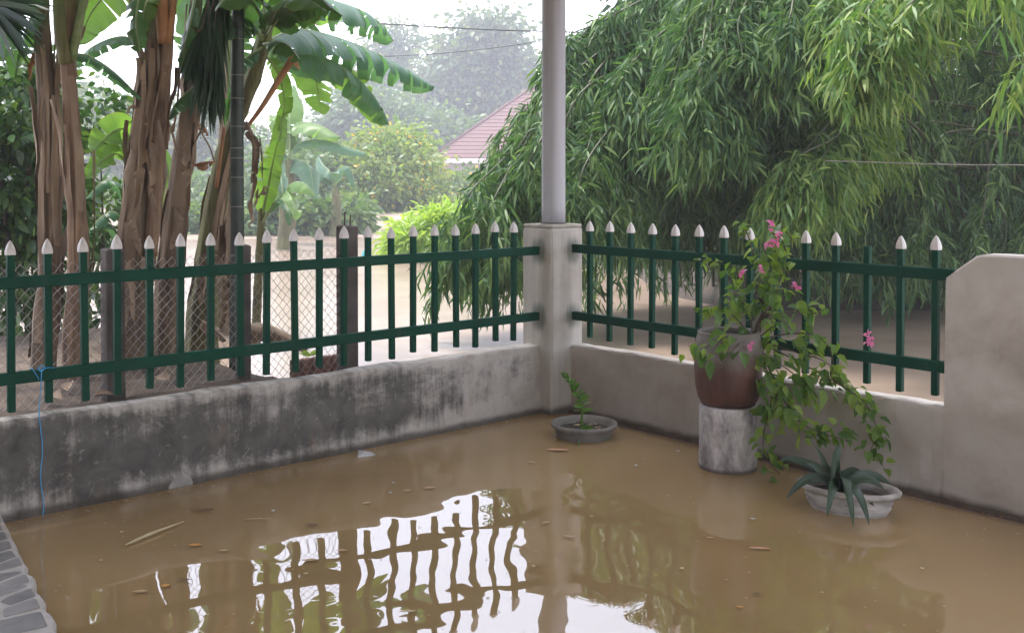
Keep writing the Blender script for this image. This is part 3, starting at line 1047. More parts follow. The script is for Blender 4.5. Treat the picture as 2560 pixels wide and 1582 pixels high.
# stone outlines as (along, inward) metres, each its own slab
STONES = [
    ([(0.02, 0.02), (0.115, 0.02), (0.12, 0.40), (0.02, 0.40)], 0), ([(0.135, 0.02), (0.245, 0.02), (0.275, 0.24), (0.14, 0.26)], 0),
    ([(0.265, 0.02), (0.365, 0.022), (0.42, 0.20), (0.295, 0.25)], 0), ([(0.385, 0.025), (0.475, 0.018), (0.53, 0.13), (0.49, 0.17), (0.43, 0.15)], 0),
    ([(0.44, 0.19), (0.49, 0.20), (0.545, 0.155), (0.565, 0.36), (0.46, 0.36)], 1), ([(0.495, 0.016), (0.585, 0.014), (0.61, 0.12), (0.585, 0.20), (0.56, 0.13)], 1),
    ([(0.60, 0.22), (0.625, 0.11), (0.645, 0.03), (0.665, 0.02), (0.79, 0.24), (0.74, 0.34), (0.64, 0.34)], 0),
    ([(0.685, 0.018), (0.775, 0.016), (0.815, 0.10), (0.85, 0.27), (0.81, 0.235)], 1), ([(0.795, 0.035), (0.815, 0.03), (0.92, 0.22), (0.91, 0.34), (0.87, 0.25)], 1),
    ([(0.84, 0.02), (0.93, 0.016), (0.965, 0.11), (0.915, 0.135), (0.88, 0.10)], 0), ([(0.925, 0.165), (0.97, 0.135), (1.06, 0.17), (1.06, 0.36), (0.95, 0.36)], 0),
    ([(0.95, 0.022), (1.05, 0.022), (1.06, 0.14), (0.99, 0.13)], 1), ([(1.075, 0.022), (1.22, 0.022), (1.22, 0.3), (1.08, 0.3)], 0),
    ([(0.14, 0.285), (0.28, 0.265), (0.29, 0.44), (0.14, 0.44)], 1), ([(0.30, 0.275), (0.42, 0.225), (0.44, 0.40), (0.31, 0.43)], 0),
]


def stone_vf(poly, z):
    pts = []
    n = len(poly)
    for i in range(n):       # rounded corners
        p0, p1, p2 = (np.array(poly[(i + k) % n]) for k in (-1, 0, 1))
        d0, d2 = np.linalg.norm(p0 - p1), np.linalg.norm(p2 - p1)
        r = min(0.011, 0.3 * d0, 0.3 * d2)
        a, b = p1 + (p0 - p1) / d0 * r, p1 + (p2 - p1) / d2 * r
        pts += [a, 0.25 * a + 0.5 * p1 + 0.25 * b, b]
    c = np.mean(pts, 0)
    k = len(pts)
    V = [pat(*p, z - 0.03) for p in pts] + [pat(*p, z - 0.003) for p in pts] + [pat(*(p + (c - p) * 0.06), z) for p in pts]
    Fc = [tuple(2 * k + i for i in range(k))]
    for l in range(2):
        for i in range(k):
            j = (i + 1) % k
            Fc.append((l * k + i, l * k + j, (l + 1) * k + j, (l + 1) * k + i))
    return np.array(V), Fc


for i, (poly, t) in enumerate(STONES):
    part('flagstone', stone_vf(poly, PT_Z + 0.0018 + 0.0012 * (i * 7 % 3)), M['stone2' if t else 'stone'], pt)

# ------------------------------------------------------------------ chain link fence behind the left wall
CO = A0 - W * 0.60
cl = thing('chain_link_fence', CO + U * 1.2 + Z * 0.3, 'rusty chain link fence on dark concrete posts behind the left picket fence', 'fence')


def concrete_post(t, ztop, hw):
    c = CO + U * t
    zb = -0.3
    V, Fc = bevbox(c + Z * (ztop + zb) / 2, U * hw, W * hw, Z * (ztop - zb) / 2, 0.01)
    V = V + rng.standard_normal(V.shape) * 0.002
    return part('post', (V, Fc), M['post_concrete'], cl)


pst = concrete_post(2.108, 1.222, 0.052)
for s in (-0.018, 0.022):
    c = CO + U * (2.108 + s) + Z * 1.20
    part('rebar', tube([c, c + Z * 0.05, c + Z * (0.085 if s > 0 else 0.105) + U * 0.003], 0.0042, 6), M['rebar'], pst)
concrete_post(1.405, 1.13, 0.036)
concrete_post(0.661, 1.14, 0.05)
concrete_post(-0.2, 1.12, 0.05)


def chain_link(t0, t1, z0, z1, cell=0.052):
    segs = []
    k = int((t1 - t0) / cell)
    m = int((z1 - z0) / (cell * 0.55))
    allV, allF, n = [], [], 0
    for i in range(k):
        pts = []
        for j in range(m + 1):
            t = t0 + (i + (0.52 if j % 2 else -0.02)) * cell + (0.0)
            pts.append(CO + U * t - W * (0.008 if j % 2 else -0.0) + Z * (z0 + (z1 - z0) * j / m) + U * 0.006 * math.sin(j * 0.9 + i * 0.3))
        V, Fc = tube(pts, 0.0019, 3, False)
        allV.append(V); allF += [tuple(q + n for q in f) for f in Fc]; n += len(V)
        pts2 = []
        for j in range(m + 1):
            t = t0 + (i + (0.48 if j % 2 else 1.02)) * cell
            pts2.append(CO + U * t - W * (0.0 if j % 2 else 0.008) + Z * (z0 + (z1 - z0) * j / m) + U * 0.006 * math.sin(j * 0.9 + i * 0.3))
        V, Fc = tube(pts2, 0.0019, 3, False)
        allV.append(V); allF += [tuple(q + n for q in f) for f in Fc]; n += len(V)
    return np.concatenate(allV), allF


part('wire_mesh', chain_link(-0.5, 2.10, 0.30, 1.08), M['wire'], cl, kind='stuff')

# ------------------------------------------------------------------ banana plants
def blade(ctrl, half, droop, roll=0.0, tears=0.5, pet=0.12, seed=0, n=34, cols=4, shape=0.9, wave=0.10, face=False):
    """banana leaf blade on a midrib through ctrl; torn into strips along the veins.
    returns blade (V,F), luv, midrib points"""
    r2 = np.random.default_rng(seed)
    M_ = curve(ctrl, n)
    T = unit(np.gradient(M_, axis=0))
    up = np.array([0, 0, 1.0])
    side = np.cross(T, up) if not face else np.cross(T, np.array([0.15, 1.0, 0.25]))
    bad = np.linalg.norm(side, axis=1) < 0.25
    side[bad] = np.array([1.0, 0.15, 0])
    for i in range(1, n):
        if np.dot(side[i], side[i - 1]) < 0: side[i] = -side[i]
    S = unit(side - T * np.sum(side * T, 1)[:, None])
    for _ in range(2):
        S[1:-1] = unit(S[:-2] + 2 * S[1:-1] + S[2:])
    Nn = np.cross(S, T)
    Nn = np.where(Nn[:, 2:3] < -0.3, -Nn, Nn)
    cr, sr = math.cos(roll), math.sin(roll)
    S2, N2 = S * cr + Nn * sr, Nn * cr - S * sr
    t = np.linspace(0, 1, n)
    tb = np.clip((t - pet) / (1 - pet), 0, 1)
    w = half * np.clip(np.sin(math.pi * np.clip(tb, 0, 1) ** shape) ** 0.42, 0, 1) * (1 - 0.25 * tb)
    V, Fc, A = [], [], []
    i0 = int(np.argmax(tb > 0))
    for sgn in (-1, 1):
        i = i0
        while i < n - 1:
            step = int(r2.integers(2, 5)) if r2.random() < tears else int(r2.integers(6, 14))
            j = min(n - 1, i + step)
            if n - 1 - j < 2: j = n - 1
            dd = droop + r2.normal(0, 0.24 if tears > 0.15 else 0.05)
            cut = r2.uniform(0.15, 0.6) if tears > 0.05 else 0.0
            slide = r2.normal(0, 0.012)
            b0 = len(V)
            for k in range(i, j + 1):
                f = (k - i) / max(1, j - i)
                for c in range(cols + 1):
                    x = c / cols
                    # a slit opens towards the margin
                    kk = k + (0.5 - f) * 2 * cut * (x ** 1.6) * (0.5 if (j - i) > 1 else 0.2) * min(3, (j - i)) * 0.5
                    kk = min(max(kk, 0), n - 1)
                    a0 = int(math.floor(kk)); fr = kk - a0; a1 = min(n - 1, a0 + 1)
                    mid = M_[a0] * (1 - fr) + M_[a1] * fr
                    ww = w[k] * (1 - 0.06 * r2.random() * (x > 0.9))
                    ang = dd * (0.35 + 0.65 * x) + wave * math.sin(k * 0.9 + sgn) * x
                    ang = max(-0.5, min(1.5, ang))
                    V.append(mid + S2[k] * sgn * ww * x * math.cos(ang * 0.8) - N2[k] * ww * x * math.sin(ang) + T[k] * slide * x)
                    A.append((t[k] + f * 0.0, sgn * x, 0))
            q = cols + 1
            for k in range(j - i):
                for c in range(cols):
                    f4 = (b0 + k * q + c, b0 + (k + 1) * q + c, b0 + (k + 1) * q + c + 1, b0 + k * q + c + 1)
                    Fc.append(f4 if sgn > 0 else f4[::-1])
            i = j
    return (np.array(V), Fc), A, M_


LEAFN = [0]


def add_leaf(root, pts, half, droop=50, mat='ban_a', roll=0.0, tears=0.5, pet=0.12, shape=0.9, rib=0.011, n=44, face=False):
    LEAFN[0] += 1
    ctrl = [P(*p) for p in pts]
    vf, A, Mr = blade(ctrl, half, math.radians(droop), math.radians(roll), tears, pet, 100 + LEAFN[0], n, shape=shape, face=face)
    lf_ = part('leaf', vf, M[mat], root, smooth=True, attr={'luv': A})
    k = np.linspace(1, 0.18, len(Mr))
    V, Fc = tube(Mr - np.array([0, 0, 0.003]), rib * k, 7)
    part('midrib', (V, Fc), M['rib'] if not mat.startswith('dry') else M[mat], lf_, smooth=True)
    return lf_


def banana_stem(root, path, d, mat, n=30, sheaths=9, seed=0, dry=True):
    """path: (px, py, half width px) from base to top; fibrous trunk plus peeling dry sheaths"""
    r2 = np.random.default_rng(seed)
    pts = curve([P(x, y, d) for x, y, _ in path], n)
    rad = np.interp(np.linspace(0, 1, n), np.linspace(0, 1, len(path)), [h * d / F_PX for _, _, h in path])
    k = 18
    ribs = 1 + 0.10 * np.sin(np.arange(k) * 2.1 + seed) + 0.05 * r2.standard_normal(k)
    rad = rad * (1 + 0.05 * np.sin(np.arange(n) * 1.7 + seed) + 0.03 * r2.standard_normal(n))
    st_ = part('stem', tube(pts, rad, k, True, 0.015, ribs), M[mat], root, smooth=True)
    if not dry: return st_
    for s in range(sheaths):
        i0 = int(r2.integers(2, n - 9)); ln = int(r2.integers(5, 12)); i1 = min(n - 1, i0 + ln)
        a0 = r2.uniform(math.pi * 0.0, math.pi * 2)
        wa = r2.uniform(0.25, 0.6)
        V, Fc = [], []
        seg = pts[i0:i1 + 1]
        _, T, A_, B_ = frames(pts)
        q = 5
        top_open = r2.uniform(0.02, 0.07) if r2.random() < 0.5 else 0.01
        for kk, idx in enumerate(range(i0, i1 + 1)):
            f = kk / (i1 - i0)
            for c in range(q):
                x = c / (q - 1) * 2 - 1
                a = a0 + x * wa * (1 - 0.55 * abs(f - 0.35)) + 0.15 * math.sin(f * 5 + s)
                rr_ = rad[idx] * 1.08 + 0.006 + top_open * f ** 2 + 0.010 * x * x * math.sin(f * 9 + s) + r2.normal(0, 0.002)
                V.append(pts[idx] + A_[idx] * math.cos(a) * rr_ + B_[idx] * math.sin(a) * rr_)
        m = i1 - i0 + 1
        Fc = [(u * q + c, (u + 1) * q + c, (u + 1) * q + c + 1, u * q + c + 1) for u in range(m - 1) for c in range(q - 1)]
        part('dry_sheath', (np.array(V), Fc), M['dry' if r2.random() < 0.75 else mat], st_, smooth=True)
    return st_


def dry_strip(root, pts, half, mat='dry', seed=0, roll=0):
    return add_leaf(root, pts, half, 70, mat, roll, 0.8, 0.03, 0.8, 0.005, 20)


def base_of(px, py, d):
    q = P(px, py, d); q[2] = 0.28
    return q


# A: dark stem at the far left
pA = thing('banana_plant', base_of(100, 965, 6.25), 'banana plant with dark brown stem nearest the left edge of the picture', 'banana plant', 'banana clump behind the left fence')
banana_stem(pA, [(98, 985, 32), (112, 800, 31), (122, 600, 27), (120, 423, 25), (112, 254, 22), (105, 150, 21), (100, 40, 19), (102, -60, 13)], 6.25, 'stem', seed=1, sheaths=12)
add_leaf(pA, [(102, -20, 6.25), (60, -60, 6.1), (20, 10, 6.0), (5, 150, 5.95)], 0.16, 55, 'ban_c', 20)
add_leaf(pA, [(100, -10, 6.25), (70, 50, 6.2), (45, 120, 6.2), (30, 200, 6.2)], 0.10, 60, 'ban_a', 0)
add_leaf(pA, [(104, -50, 6.25), (150, -160, 6.1), (230, -210, 5.9), (330, -150, 5.8)], 0.20, 45, 'ban_a')
add_leaf(pA, [(100, -50, 6.25), (60, -190, 6.3), (-30, -260, 6.4), (-140, -210, 6.5)], 0.20, 45, 'ban_a')
add_leaf(pA, [(104, -60, 6.25), (110, -200, 6.6), (120, -320, 7.0), (130, -390, 7.6)], 0.22, 35, 'ban_b', tears=0.2)
add_leaf(pA, [(98, 60, 6.25), (85, 110, 6.35), (75, 150, 6.4), (70, 200, 6.4)], 0.035, 60, 'dry2', tears=0.1)

# B: straight slim reddish stem
pB = thing('banana_plant', base_of(176, 975, 6.0), 'banana plant with straight slim reddish brown stem, second from the left edge', 'banana plant', 'banana clump behind the left fence')
banana_stem(pB, [(178, 990, 27), (180, 830, 26), (192, 635, 23), (183, 423, 21), (173, 296, 19), (166, 190, 17), (162, 120, 16), (168, 20, 19), (172, -60, 15)], 6.0, 'stem_r', seed=2, sheaths=13)
add_leaf(pB, [(164, 136, 5.99), (215, 140, 6.1), (280, 180, 6.2), (348, 246, 6.3)], 0.075, 58, 'ban_c', 0, 0.15, 0.05)
add_leaf(pB, [(180, 20, 6.0), (205, -60, 6.0), (215, -140, 6.0), (190, -230, 6.0)], 0.17, 40, 'ban_a')
add_leaf(pB, [(170, -40, 6.0), (150, -150, 5.8), (110, -230, 5.5), (50, -240, 5.2)], 0.2, 45, 'ban_a')
add_leaf(pB, [(175, -40, 6.0), (240, -150, 6.2), (330, -190, 6.4), (430, -120, 6.6)], 0.2, 45, 'ban_c')
part('petiole', tube(curve([P(172, 150, 5.98), P(186, 90, 5.97), P(200, 20, 5.97), P(215, -60, 5.97)], 12), np.linspace(0.03, 0.018, 12), 8), M['rib'], pB, smooth=True)
part('petiole', tube(curve([P(160, 160, 5.95), P(146, 80, 5.93), P(140, 0, 5.9), P(128, -70, 5.9)], 12), np.linspace(0.04, 0.025, 12), 8), M['stem_g'], pB, smooth=True)

# C: thick stem wrapped in dry leaves
pC = thing('banana_plant', base_of(315, 965, 6.4), 'thickest banana plant, its stem wrapped in hanging dry brown leaves', 'banana plant', 'banana clump behind the left fence')
banana_stem(pC, [(312, 985, 47), (318, 830, 45), (334, 635, 38), (345, 480, 33), (352, 380, 30), (366, 270, 28), (380, 170, 27), (386, 85, 24), (394, 0, 20), (402, -70, 15)], 6.4, 'stem', seed=3, sheaths=18)
banana_stem(pC, [(372, 640, 16), (384, 500, 17), (390, 380, 17), (398, 280, 16), (408, 180, 16), (418, 60, 13), (428, -40, 10)], 6.35, 'stem_r', seed=4, sheaths=8)
add_leaf(pC, [(398, -40, 6.4), (310, -50, 6.6), (230, 20, 6.7), (186, 118, 6.75)], 0.20, 12, 'ban_b', 8, 0.15, face=True)
add_leaf(pC, [(372, 120, 6.42), (300, 92, 6.5), (225, 118, 6.6), (178, 165, 6.65)], 0.085, 62, 'ban_c', 0, 0.55)
add_leaf(pC, [(402, -50, 6.4), (350, -180, 6.5), (260, -260, 6.7), (150, -230, 6.9)], 0.22, 45, 'ban_a')
add_leaf(pC, [(404, -60, 6.4), (430, -200, 6.3), (500, -280, 6.1), (600, -220, 5.9)], 0.22, 45, 'ban_a')
add_leaf(pC, [(402, -40, 6.4), (350, -20, 6.2), (335, 60, 6.1), (345, 130, 6.1)], 0.12, 55, 'ban_a', 10, 0.3)
add_leaf(pC, [(400, -20, 6.3), (365, 0, 6.2), (352, 45, 6.15), (358, 90, 6.15)], 0.08, 60, 'ban_b', 0, 0.2)
add_leaf(pC, [(404, -60, 6.4), (408, -220, 6.6), (415, -330, 7.0), (420, -400, 7.5)], 0.22, 35, 'ban_b', tears=0.2)
part('petiole', tube(curve([P(402, 110, 6.3), P(400, 40, 6.28), P(396, -40, 6.28)], 10), np.linspace(0.03, 0.045, 10), 9), M['dry2'], pC, smooth=True)
part('petiole', tube(curve([P(414, 110, 6.3), P(424, 40, 6.3), P(434, -40, 6.3)], 10), np.linspace(0.022, 0.016, 10), 8), M['dry2'], pC, smooth=True)
part('petiole', tube(curve([P(352, 110, 6.38), P(340, 60, 6.36), P(322, -10, 6.34), P(300, -60, 6.3)], 12), np.linspace(0.025, 0.018, 12), 8), M['stem_r'], pC, smooth=True)
for i, (x0, y0, x1, y1, h) in enumerate([(352, 270, 330, 520, 0.045), (372, 350, 368, 480, 0.05), (345, 420, 340, 520, 0.05), (372, 470, 385, 590, 0.03), (330, 540, 345, 640, 0.055), (392, 300, 402, 450, 0.025), (356, 150, 352, 290, 0.03), (350, 640, 372, 720, 0.05), (318, 650, 330, 800, 0.04)]):
    dry_strip(pC, [(x0, y0, 6.2), ((x0 + x1) / 2 + 4, (y0 + y1) / 2, 6.16), (x1, y1, 6.15)], h, 'dry', i, 30 * (-1) ** i)
add_leaf(pC, [(334, 268, 6.25), (325, 264, 6.2), (316, 272, 6.15), (312, 285, 6.15)], 0.02, 60, 'dry')

# D: leaning stem, right of C
pD = thing('banana_plant', base_of(412, 955, 6.7), 'banana plant with leaning grey brown stem between the thick stem and the palm', 'banana plant', 'banana clump behind the left fence')
banana_stem(pD, [(402, 970, 26), (408, 800, 27), (420, 635, 26), (440, 480, 24), (460, 345, 22), (472, 254, 20), (472, 170, 18), (480, 60, 15), (490, -40, 12)], 6.7, 'stem', seed=5, sheaths=12)
add_leaf(pD, [(512, 200, 6.6), (475, 222, 6.5), (435, 258, 6.45), (412, 300, 6.45)], 0.10, 50, 'ban_c', 20, 0.4, 0.03)
add_leaf(pD, [(486, -20, 6.7), (470, 60, 6.5), (455, 130, 6.4), (460, 200, 6.4)], 0.09, 60, 'ban_a')
add_leaf(pD, [(490, -40, 6.7), (540, -160, 6.6), (630, -200, 6.5), (740, -120, 6.4)], 0.21, 45, 'ban_a')
add_leaf(pD, [(490, -40, 6.7), (430, -180, 6.9), (350, -230, 7.1), (250, -190, 7.4)], 0.21, 45, 'ban_c')
add_leaf(pD, [(490, -40, 6.7), (500, -180, 7.0), (520, -290, 7.6), (540, -330, 8.3)], 0.22, 40, 'ban_b')
for i, (pts) in enumerate([[(446, 130, 6.6), (440, 240, 6.6), (428, 330, 6.6)], [(420, 250, 6.6), (440, 200, 6.6), (452, 110, 6.6)], [(434, 300, 6.6), (412, 350, 6.6), (396, 395, 6.6)], [(440, 390, 6.55), (425, 330, 6.55), (414, 300, 6.55)]]):
    part('dry_petiole', tube(curve([P(*p) for p in pts], 12), 0.008, 6), M['dry'], pD, smooth=True)
add_leaf(pD, [(500, 310, 6.6), (506, 320, 6.6), (512, 330, 6.6), (516, 338, 6.6)], 0.05, 40, 'dry2', 0, 0.1, 0.0)
add_leaf(pD, [(484, 412, 6.6), (500, 408, 6.55), (516, 404, 6.5), (532, 402, 6.5)], 0.055, 45, 'dry2', 30, 0.1, 0.0)
part('dry_petiole', tube(curve([P(480, 410, 6.62), P(478, 370, 6.62), P(496, 330, 6.6), P(508, 316, 6.6)], 12), 0.006, 6), M['dry'], pD, smooth=True)
part('dry_petiole', tube(curve([P(530, 402, 6.5), P(520, 370, 6.52), P(500, 335, 6.6)], 12), 0.005, 6), M['dry'], pD, smooth=True)
for i, (x0, y0, x1, y1, h) in enumerate([(470, 350, 455, 440, 0.05), (432, 520, 420, 620, 0.06), (470, 430, 462, 560, 0.03), (440, 620, 425, 740, 0.05)]):
    dry_strip(pD, [(x0, y0, 6.55), ((x0 + x1) / 2 + 4, (y0 + y1) / 2, 6.5), (x1, y1, 6.5)], h, 'dry', i, 40 * (-1) ** i)

# E: greenish stem whose crown arches out to the right
pE = thing('banana_plant', base_of(505, 940, 6.95), 'banana plant with torn leaves arching right over the pale sky', 'banana plant', 'banana clump behind the left fence')
banana_stem(pE, [(495, 960, 42), (500, 830, 38), (508, 700, 27), (518, 600, 24), (536, 480, 19), (556, 380, 17), (590, 290, 17), (622, 210, 18), (648, 130, 17), (664, 60, 14)], 6.95, 'stem_g', seed=6, sheaths=8)
add_leaf(pE, [(655, 105, 6.95), (745, 74, 7.6), (868, 104, 8.4), (985, 158, 9.0), (1084, 218, 9.4)], 0.30, 72, 'ban_c', 6, 0.95, 0.05, n=60)
add_leaf(pE, [(660, 90, 7.0), (740, -10, 8.0), (850, 8, 9.0), (925, 42, 9.6), (978, 102, 10.0)], 0.28, 66, 'ban_c', 5, 0.8, n=50)
add_leaf(pE, [(655, 115, 6.9), (745, 128, 7.5), (850, 165, 8.2), (930, 240, 8.6), (968, 312, 8.8)], 0.22, 64, 'ban_c', -8, 0.8, 0.06, n=50)
add_leaf(pE, [(690, 130, 7.6), (745, 150, 8.2), (782, 195, 8.8), (798, 285, 9.2)], 0.22, 10, 'ban_b', 0, 0.7, 0.1, face=True)
add_leaf(pE, [(720, 135, 7.8), (820, 165, 8.6), (890, 225, 9.0), (945, 315, 9.2)], 0.15, 10, 'ban_b', 0, 0.7, 0.25, face=True)
add_leaf(pE, [(662, 90, 6.9), (705, 30, 6.7), (780, -10, 6.5), (852, 40, 6.4)], 0.19, 35, 'ban_a', 25, 0.2)
add_leaf(pE, [(660, 70, 7.4), (690, 40, 8.4), (760, 20, 9.6), (840, 50, 10.4)], 0.26, 15, 'ban_b', 0, 0.3, face=True)
add_leaf(pE, [(652, 100, 6.9), (612, 45, 6.75), (572, 40, 6.6), (530, 110, 6.5)], 0.17, 40, 'ban_c', 20, 0.4)
add_leaf(pE, [(655, 100, 7.05), (640, 40, 7.1), (600, 10, 7.2), (545, 60, 7.2)], 0.15, 15, 'ban_a', 0, 0.3, face=True)
add_leaf(pE, [(650, 118, 6.9), (618, 140, 6.8), (590, 165, 6.7), (570, 215, 6.65)], 0.08, 50, 'ban_c', 0, 0.5)
add_leaf(pE, [(655, 110, 6.85), (690, 105, 6.7), (720, 118, 6.6), (745, 150, 6.55)], 0.10, 55, 'ban_a', 0, 0.5)
add_leaf(pE, [(662, 80, 6.95), (700, 0, 6.8), (770, -70, 6.6), (860, -90, 6.4)], 0.19, 50, 'ban_a', 0, 0.5)
add_leaf(pE, [(660, 80, 6.95), (690, 20, 6.6), (740, -10, 6.3), (800, 20, 6.05)], 0.19, 48, 'ban_a', 0, 0.3)
add_leaf(pE, [(660, 70, 6.95), (630, 10, 6.6), (590, -30, 6.3), (540, 20, 6.1)], 0.19, 45, 'ban_a', 10, 0.3)
add_leaf(pE, [(660, 60, 6.95), (640, -90, 7.0), (600, -190, 7.1), (530, -230, 7.2)], 0.21, 45, 'ban_a')
add_leaf(pE, [(664, 60, 6.95), (690, -90, 7.2), (720, -200, 7.6), (760, -250, 8.1)], 0.22, 40, 'ban_b')
add_leaf(pE, [(655, 90, 6.9), (600, 70, 6.7), (545, 80, 6.5), (500, 130, 6.4)], 0.11, 55, 'ban_c', 0, 0.4)
add_leaf(pE, [(650, 130, 7.0), (690, 180, 7.2), (706, 260, 7.3), (690, 330, 7.3)], 0.075, 40, 'ban_b', 40, 0.2)
add_leaf(pE, [(645, 140, 7.0), (600, 170, 7.1), (570, 240, 7.2), (560, 330, 7.2)], 0.06, 55, 'ban_a', 0, 0.4)
part('dry_petiole', tube(curve([P(610, 322, 6.85), P(650, 268, 6.82), P(690, 204, 6.8), P(728, 145, 6.78)], 16), np.linspace(0.012, 0.026, 16), 9), M['dry2'], pE, smooth=True)
add_leaf(pE, [(724, 126, 6.76), (730, 138, 6.75), (736, 150, 6.74), (744, 168, 6.74)], 0.055, 40, 'dry2', 20, 0.2, 0.0)
part('dry_petiole', tube(curve([P(556, 318, 6.8), P(545, 400, 6.8), P(536, 470, 6.8)], 10), 0.013, 7), M['dry2'], pE, smooth=True)
for i, (x0, y0, x1, y1, h) in enumerate([(626, 330, 622, 460, 0.05), (645, 345, 652, 450, 0.012), (632, 395, 618, 520, 0.03), (612, 300, 630, 400, 0.05), (640, 470, 630, 520, 0.02), (655, 465, 640, 490, 0.04), (545, 560, 530, 690, 0.05), (560, 545, 556, 680, 0.03), (625, 500, 622, 560, 0.035), (520, 620, 500, 760, 0.06), (548, 700, 545, 830, 0.05), (500, 800, 560, 850, 0.07)]):
    dry_strip(pE, [(x0, y0, 6.8), ((x0 + x1) / 2 + 3, (y0 + y1) / 2, 6.78), (x1, y1, 6.76)], h, 'dry', i, 40 * (-1) ** i)

# F: young plant behind with light leaves between the stems
pF = thing('banana_plant', P(300, 940, 7.6) * np.array([1, 1, 0]) + Z * 0.2, 'young banana plant with broad backlit leaves showing between the stems', 'banana plant', 'banana clump behind the left fence')
banana_stem(pF, [(292, 930, 16), (298, 760, 15), (306, 600, 13), (312, 470, 11), (318, 380, 9)], 7.6, 'stem_g', seed=9, dry=False)
add_leaf(pF, [(318, 400, 7.6), (312, 330, 7.5), (285, 325, 7.4), (250, 352, 7.35), (226, 380, 7.3)], 0.14, 10, 'ban_b', 0, 0.08, 0.1, face=True)
add_leaf(pF, [(316, 420, 7.6), (290, 385, 7.4), (250, 400, 7.3), (205, 450, 7.25)], 0.09, 12, 'ban_b', 0, 0.1, face=True)
add_leaf(pF, [(318, 400, 7.6), (360, 350, 7.5), (402, 380, 7.35), (416, 450, 7.3), (404, 560, 7.3)], 0.06, 12, 'ban_b', 0, 0.1, face=True)
add_leaf(pF, [(308, 520, 7.6), (290, 460, 7.5), (250, 455, 7.4), (206, 500, 7.3)], 0.09, 55, 'ban_c', 0, 0.6)
add_leaf(pF, [(306, 560, 7.6), (280, 530, 7.5), (245, 545, 7.4), (208, 590, 7.3)], 0.09, 55, 'ban_c', 0, 0.5)
add_leaf(pF, [(300, 640, 7.6), (280, 570, 7.5), (250, 560, 7.4), (216, 575, 7.3)], 0.06, 55, 'ban_c', 0, 0.3)
add_leaf(pF, [(300, 760, 7.6), (330, 660, 7.4), (390, 640, 7.2), (432, 700, 7.1)], 0.08, 45, 'ban_b', 20, 0.3)
add_leaf(pF, [(298, 800, 7.6), (340, 740, 7.3), (385, 740, 7.2), (405, 830, 7.1)], 0.08, 30, 'ban_b', 40, 0.3)
# G: the pale leaf standing right of the palm
pG = thing('banana_plant', P(640, 900, 7.9) * np.array([1, 1, 0]) + Z * 0.02, 'banana sucker with pale backlit leaves just right of the ringed palm', 'banana plant', 'banana clump behind the left fence')
banana_stem(pG, [(634, 880, 12), (638, 760, 11), (644, 640, 10), (650, 520, 8)], 7.9, 'stem_g', seed=11, dry=False)
add_leaf(pG, [(650, 540, 7.9), (664, 470, 7.8), (676, 410, 7.75), (690, 350, 7.7)], 0.11, 12, 'ban_b', 0, 0.05, 0.05, face=True)
add_leaf(pG, [(650, 540, 7.9), (680, 420, 7.9), (696, 330, 7.9), (706, 250, 7.9)], 0.075, 12, 'ban_b', 0, 0.1, 0.1, face=True)
add_leaf(pG, [(648, 560, 7.9), (690, 500, 7.7), (715, 520, 7.5), (722, 560, 7.4)], 0.05, 45, 'ban_c', 10, 0.6)

pH = thing('banana_plant', P(560, 800, 10.0) * np.array([1, 1, 0]) - Z * 0.1, 'banana plant standing deepest in the clump, leaves behind the ringed palm', 'banana plant', 'banana clump behind the left fence')
banana_stem(pH, [(548, 900, 20), (552, 700, 19), (556, 500, 17), (560, 300, 15), (566, 120, 13), (570, 20, 11)], 10.0, 'stem', seed=13, sheaths=6)
for (c_, h_, m_, f_) in [([(570, 20, 10), (620, -50, 10.2), (700, -40, 10.4), (770, 60, 10.6)], 0.28, 'ban_a', False), ([(570, 20, 10), (520, -60, 10.2), (440, -50, 10.4), (380, 60, 10.5)], 0.28, 'ban_a', False), ([(570, 30, 10), (600, 20, 10.1), (650, 60, 10.2), (690, 150, 10.3)], 0.24, 'ban_b', True), ([(570, 30, 10), (530, 10, 10.1), (480, 40, 10.2), (450, 130, 10.3)], 0.24, 'ban_a', True), ([(570, 30, 10), (640, 0, 9.8), (740, 20, 9.7), (820, 110, 9.6)], 0.26, 'ban_c', False), ([(572, 10, 10), (580, -120, 10.4), (600, -220, 11), (640, -260, 11.8)], 0.3, 'ban_a', False), ([(570, 40, 10), (590, 100, 10.1), (600, 170, 10.2), (596, 250, 10.3)], 0.16, 'ban_a', True), ([(568, 40, 10), (540, 90, 10.1), (520, 160, 10.2), (516, 240, 10.3)], 0.16, 'ban_c', True)]:
    add_leaf(pH, c_, h_, 12 if f_ else 55, m_, 0, 0.4, face=f_)

# ------------------------------------------------------------------ palms
def frond_vf(pts, n, length, width, spread, droop, jitter=0.15, seed=0, taper=True):
    """leaflets on both sides of a rachis"""
    r2 = np.random.default_rng(seed)
    c = curve(pts, n)
    T = unit(np.gradient(c, axis=0))
    S = np.cross(T, np.array([0, 0, 1.0])); S[np.linalg.norm(S, axis=1) < 0.2] = np.array([1, 0.2, 0]); S = unit(S)
    b, d, l = [], [], []
    for i in range(n):
        f = i / (n - 1)
        for sg in (-1, 1):
            dv = T[i] * 0.6 + S[i] * sg * spread - np.array([0, 0, droop]) + r2.normal(0, jitter, 3)
            b.append(c[i]); d.append(dv)
            l.append(length * (0.45 + 0.75 * math.sin(math.pi * (0.15 + 0.8 * f)) if taper else 1.0) * r2.uniform(0.85, 1.15))
    l = np.array(l)
    return c, leaf_cloud(np.array(b), unit(np.array(d)), l, np.full(len(l), width), curl=0.35)


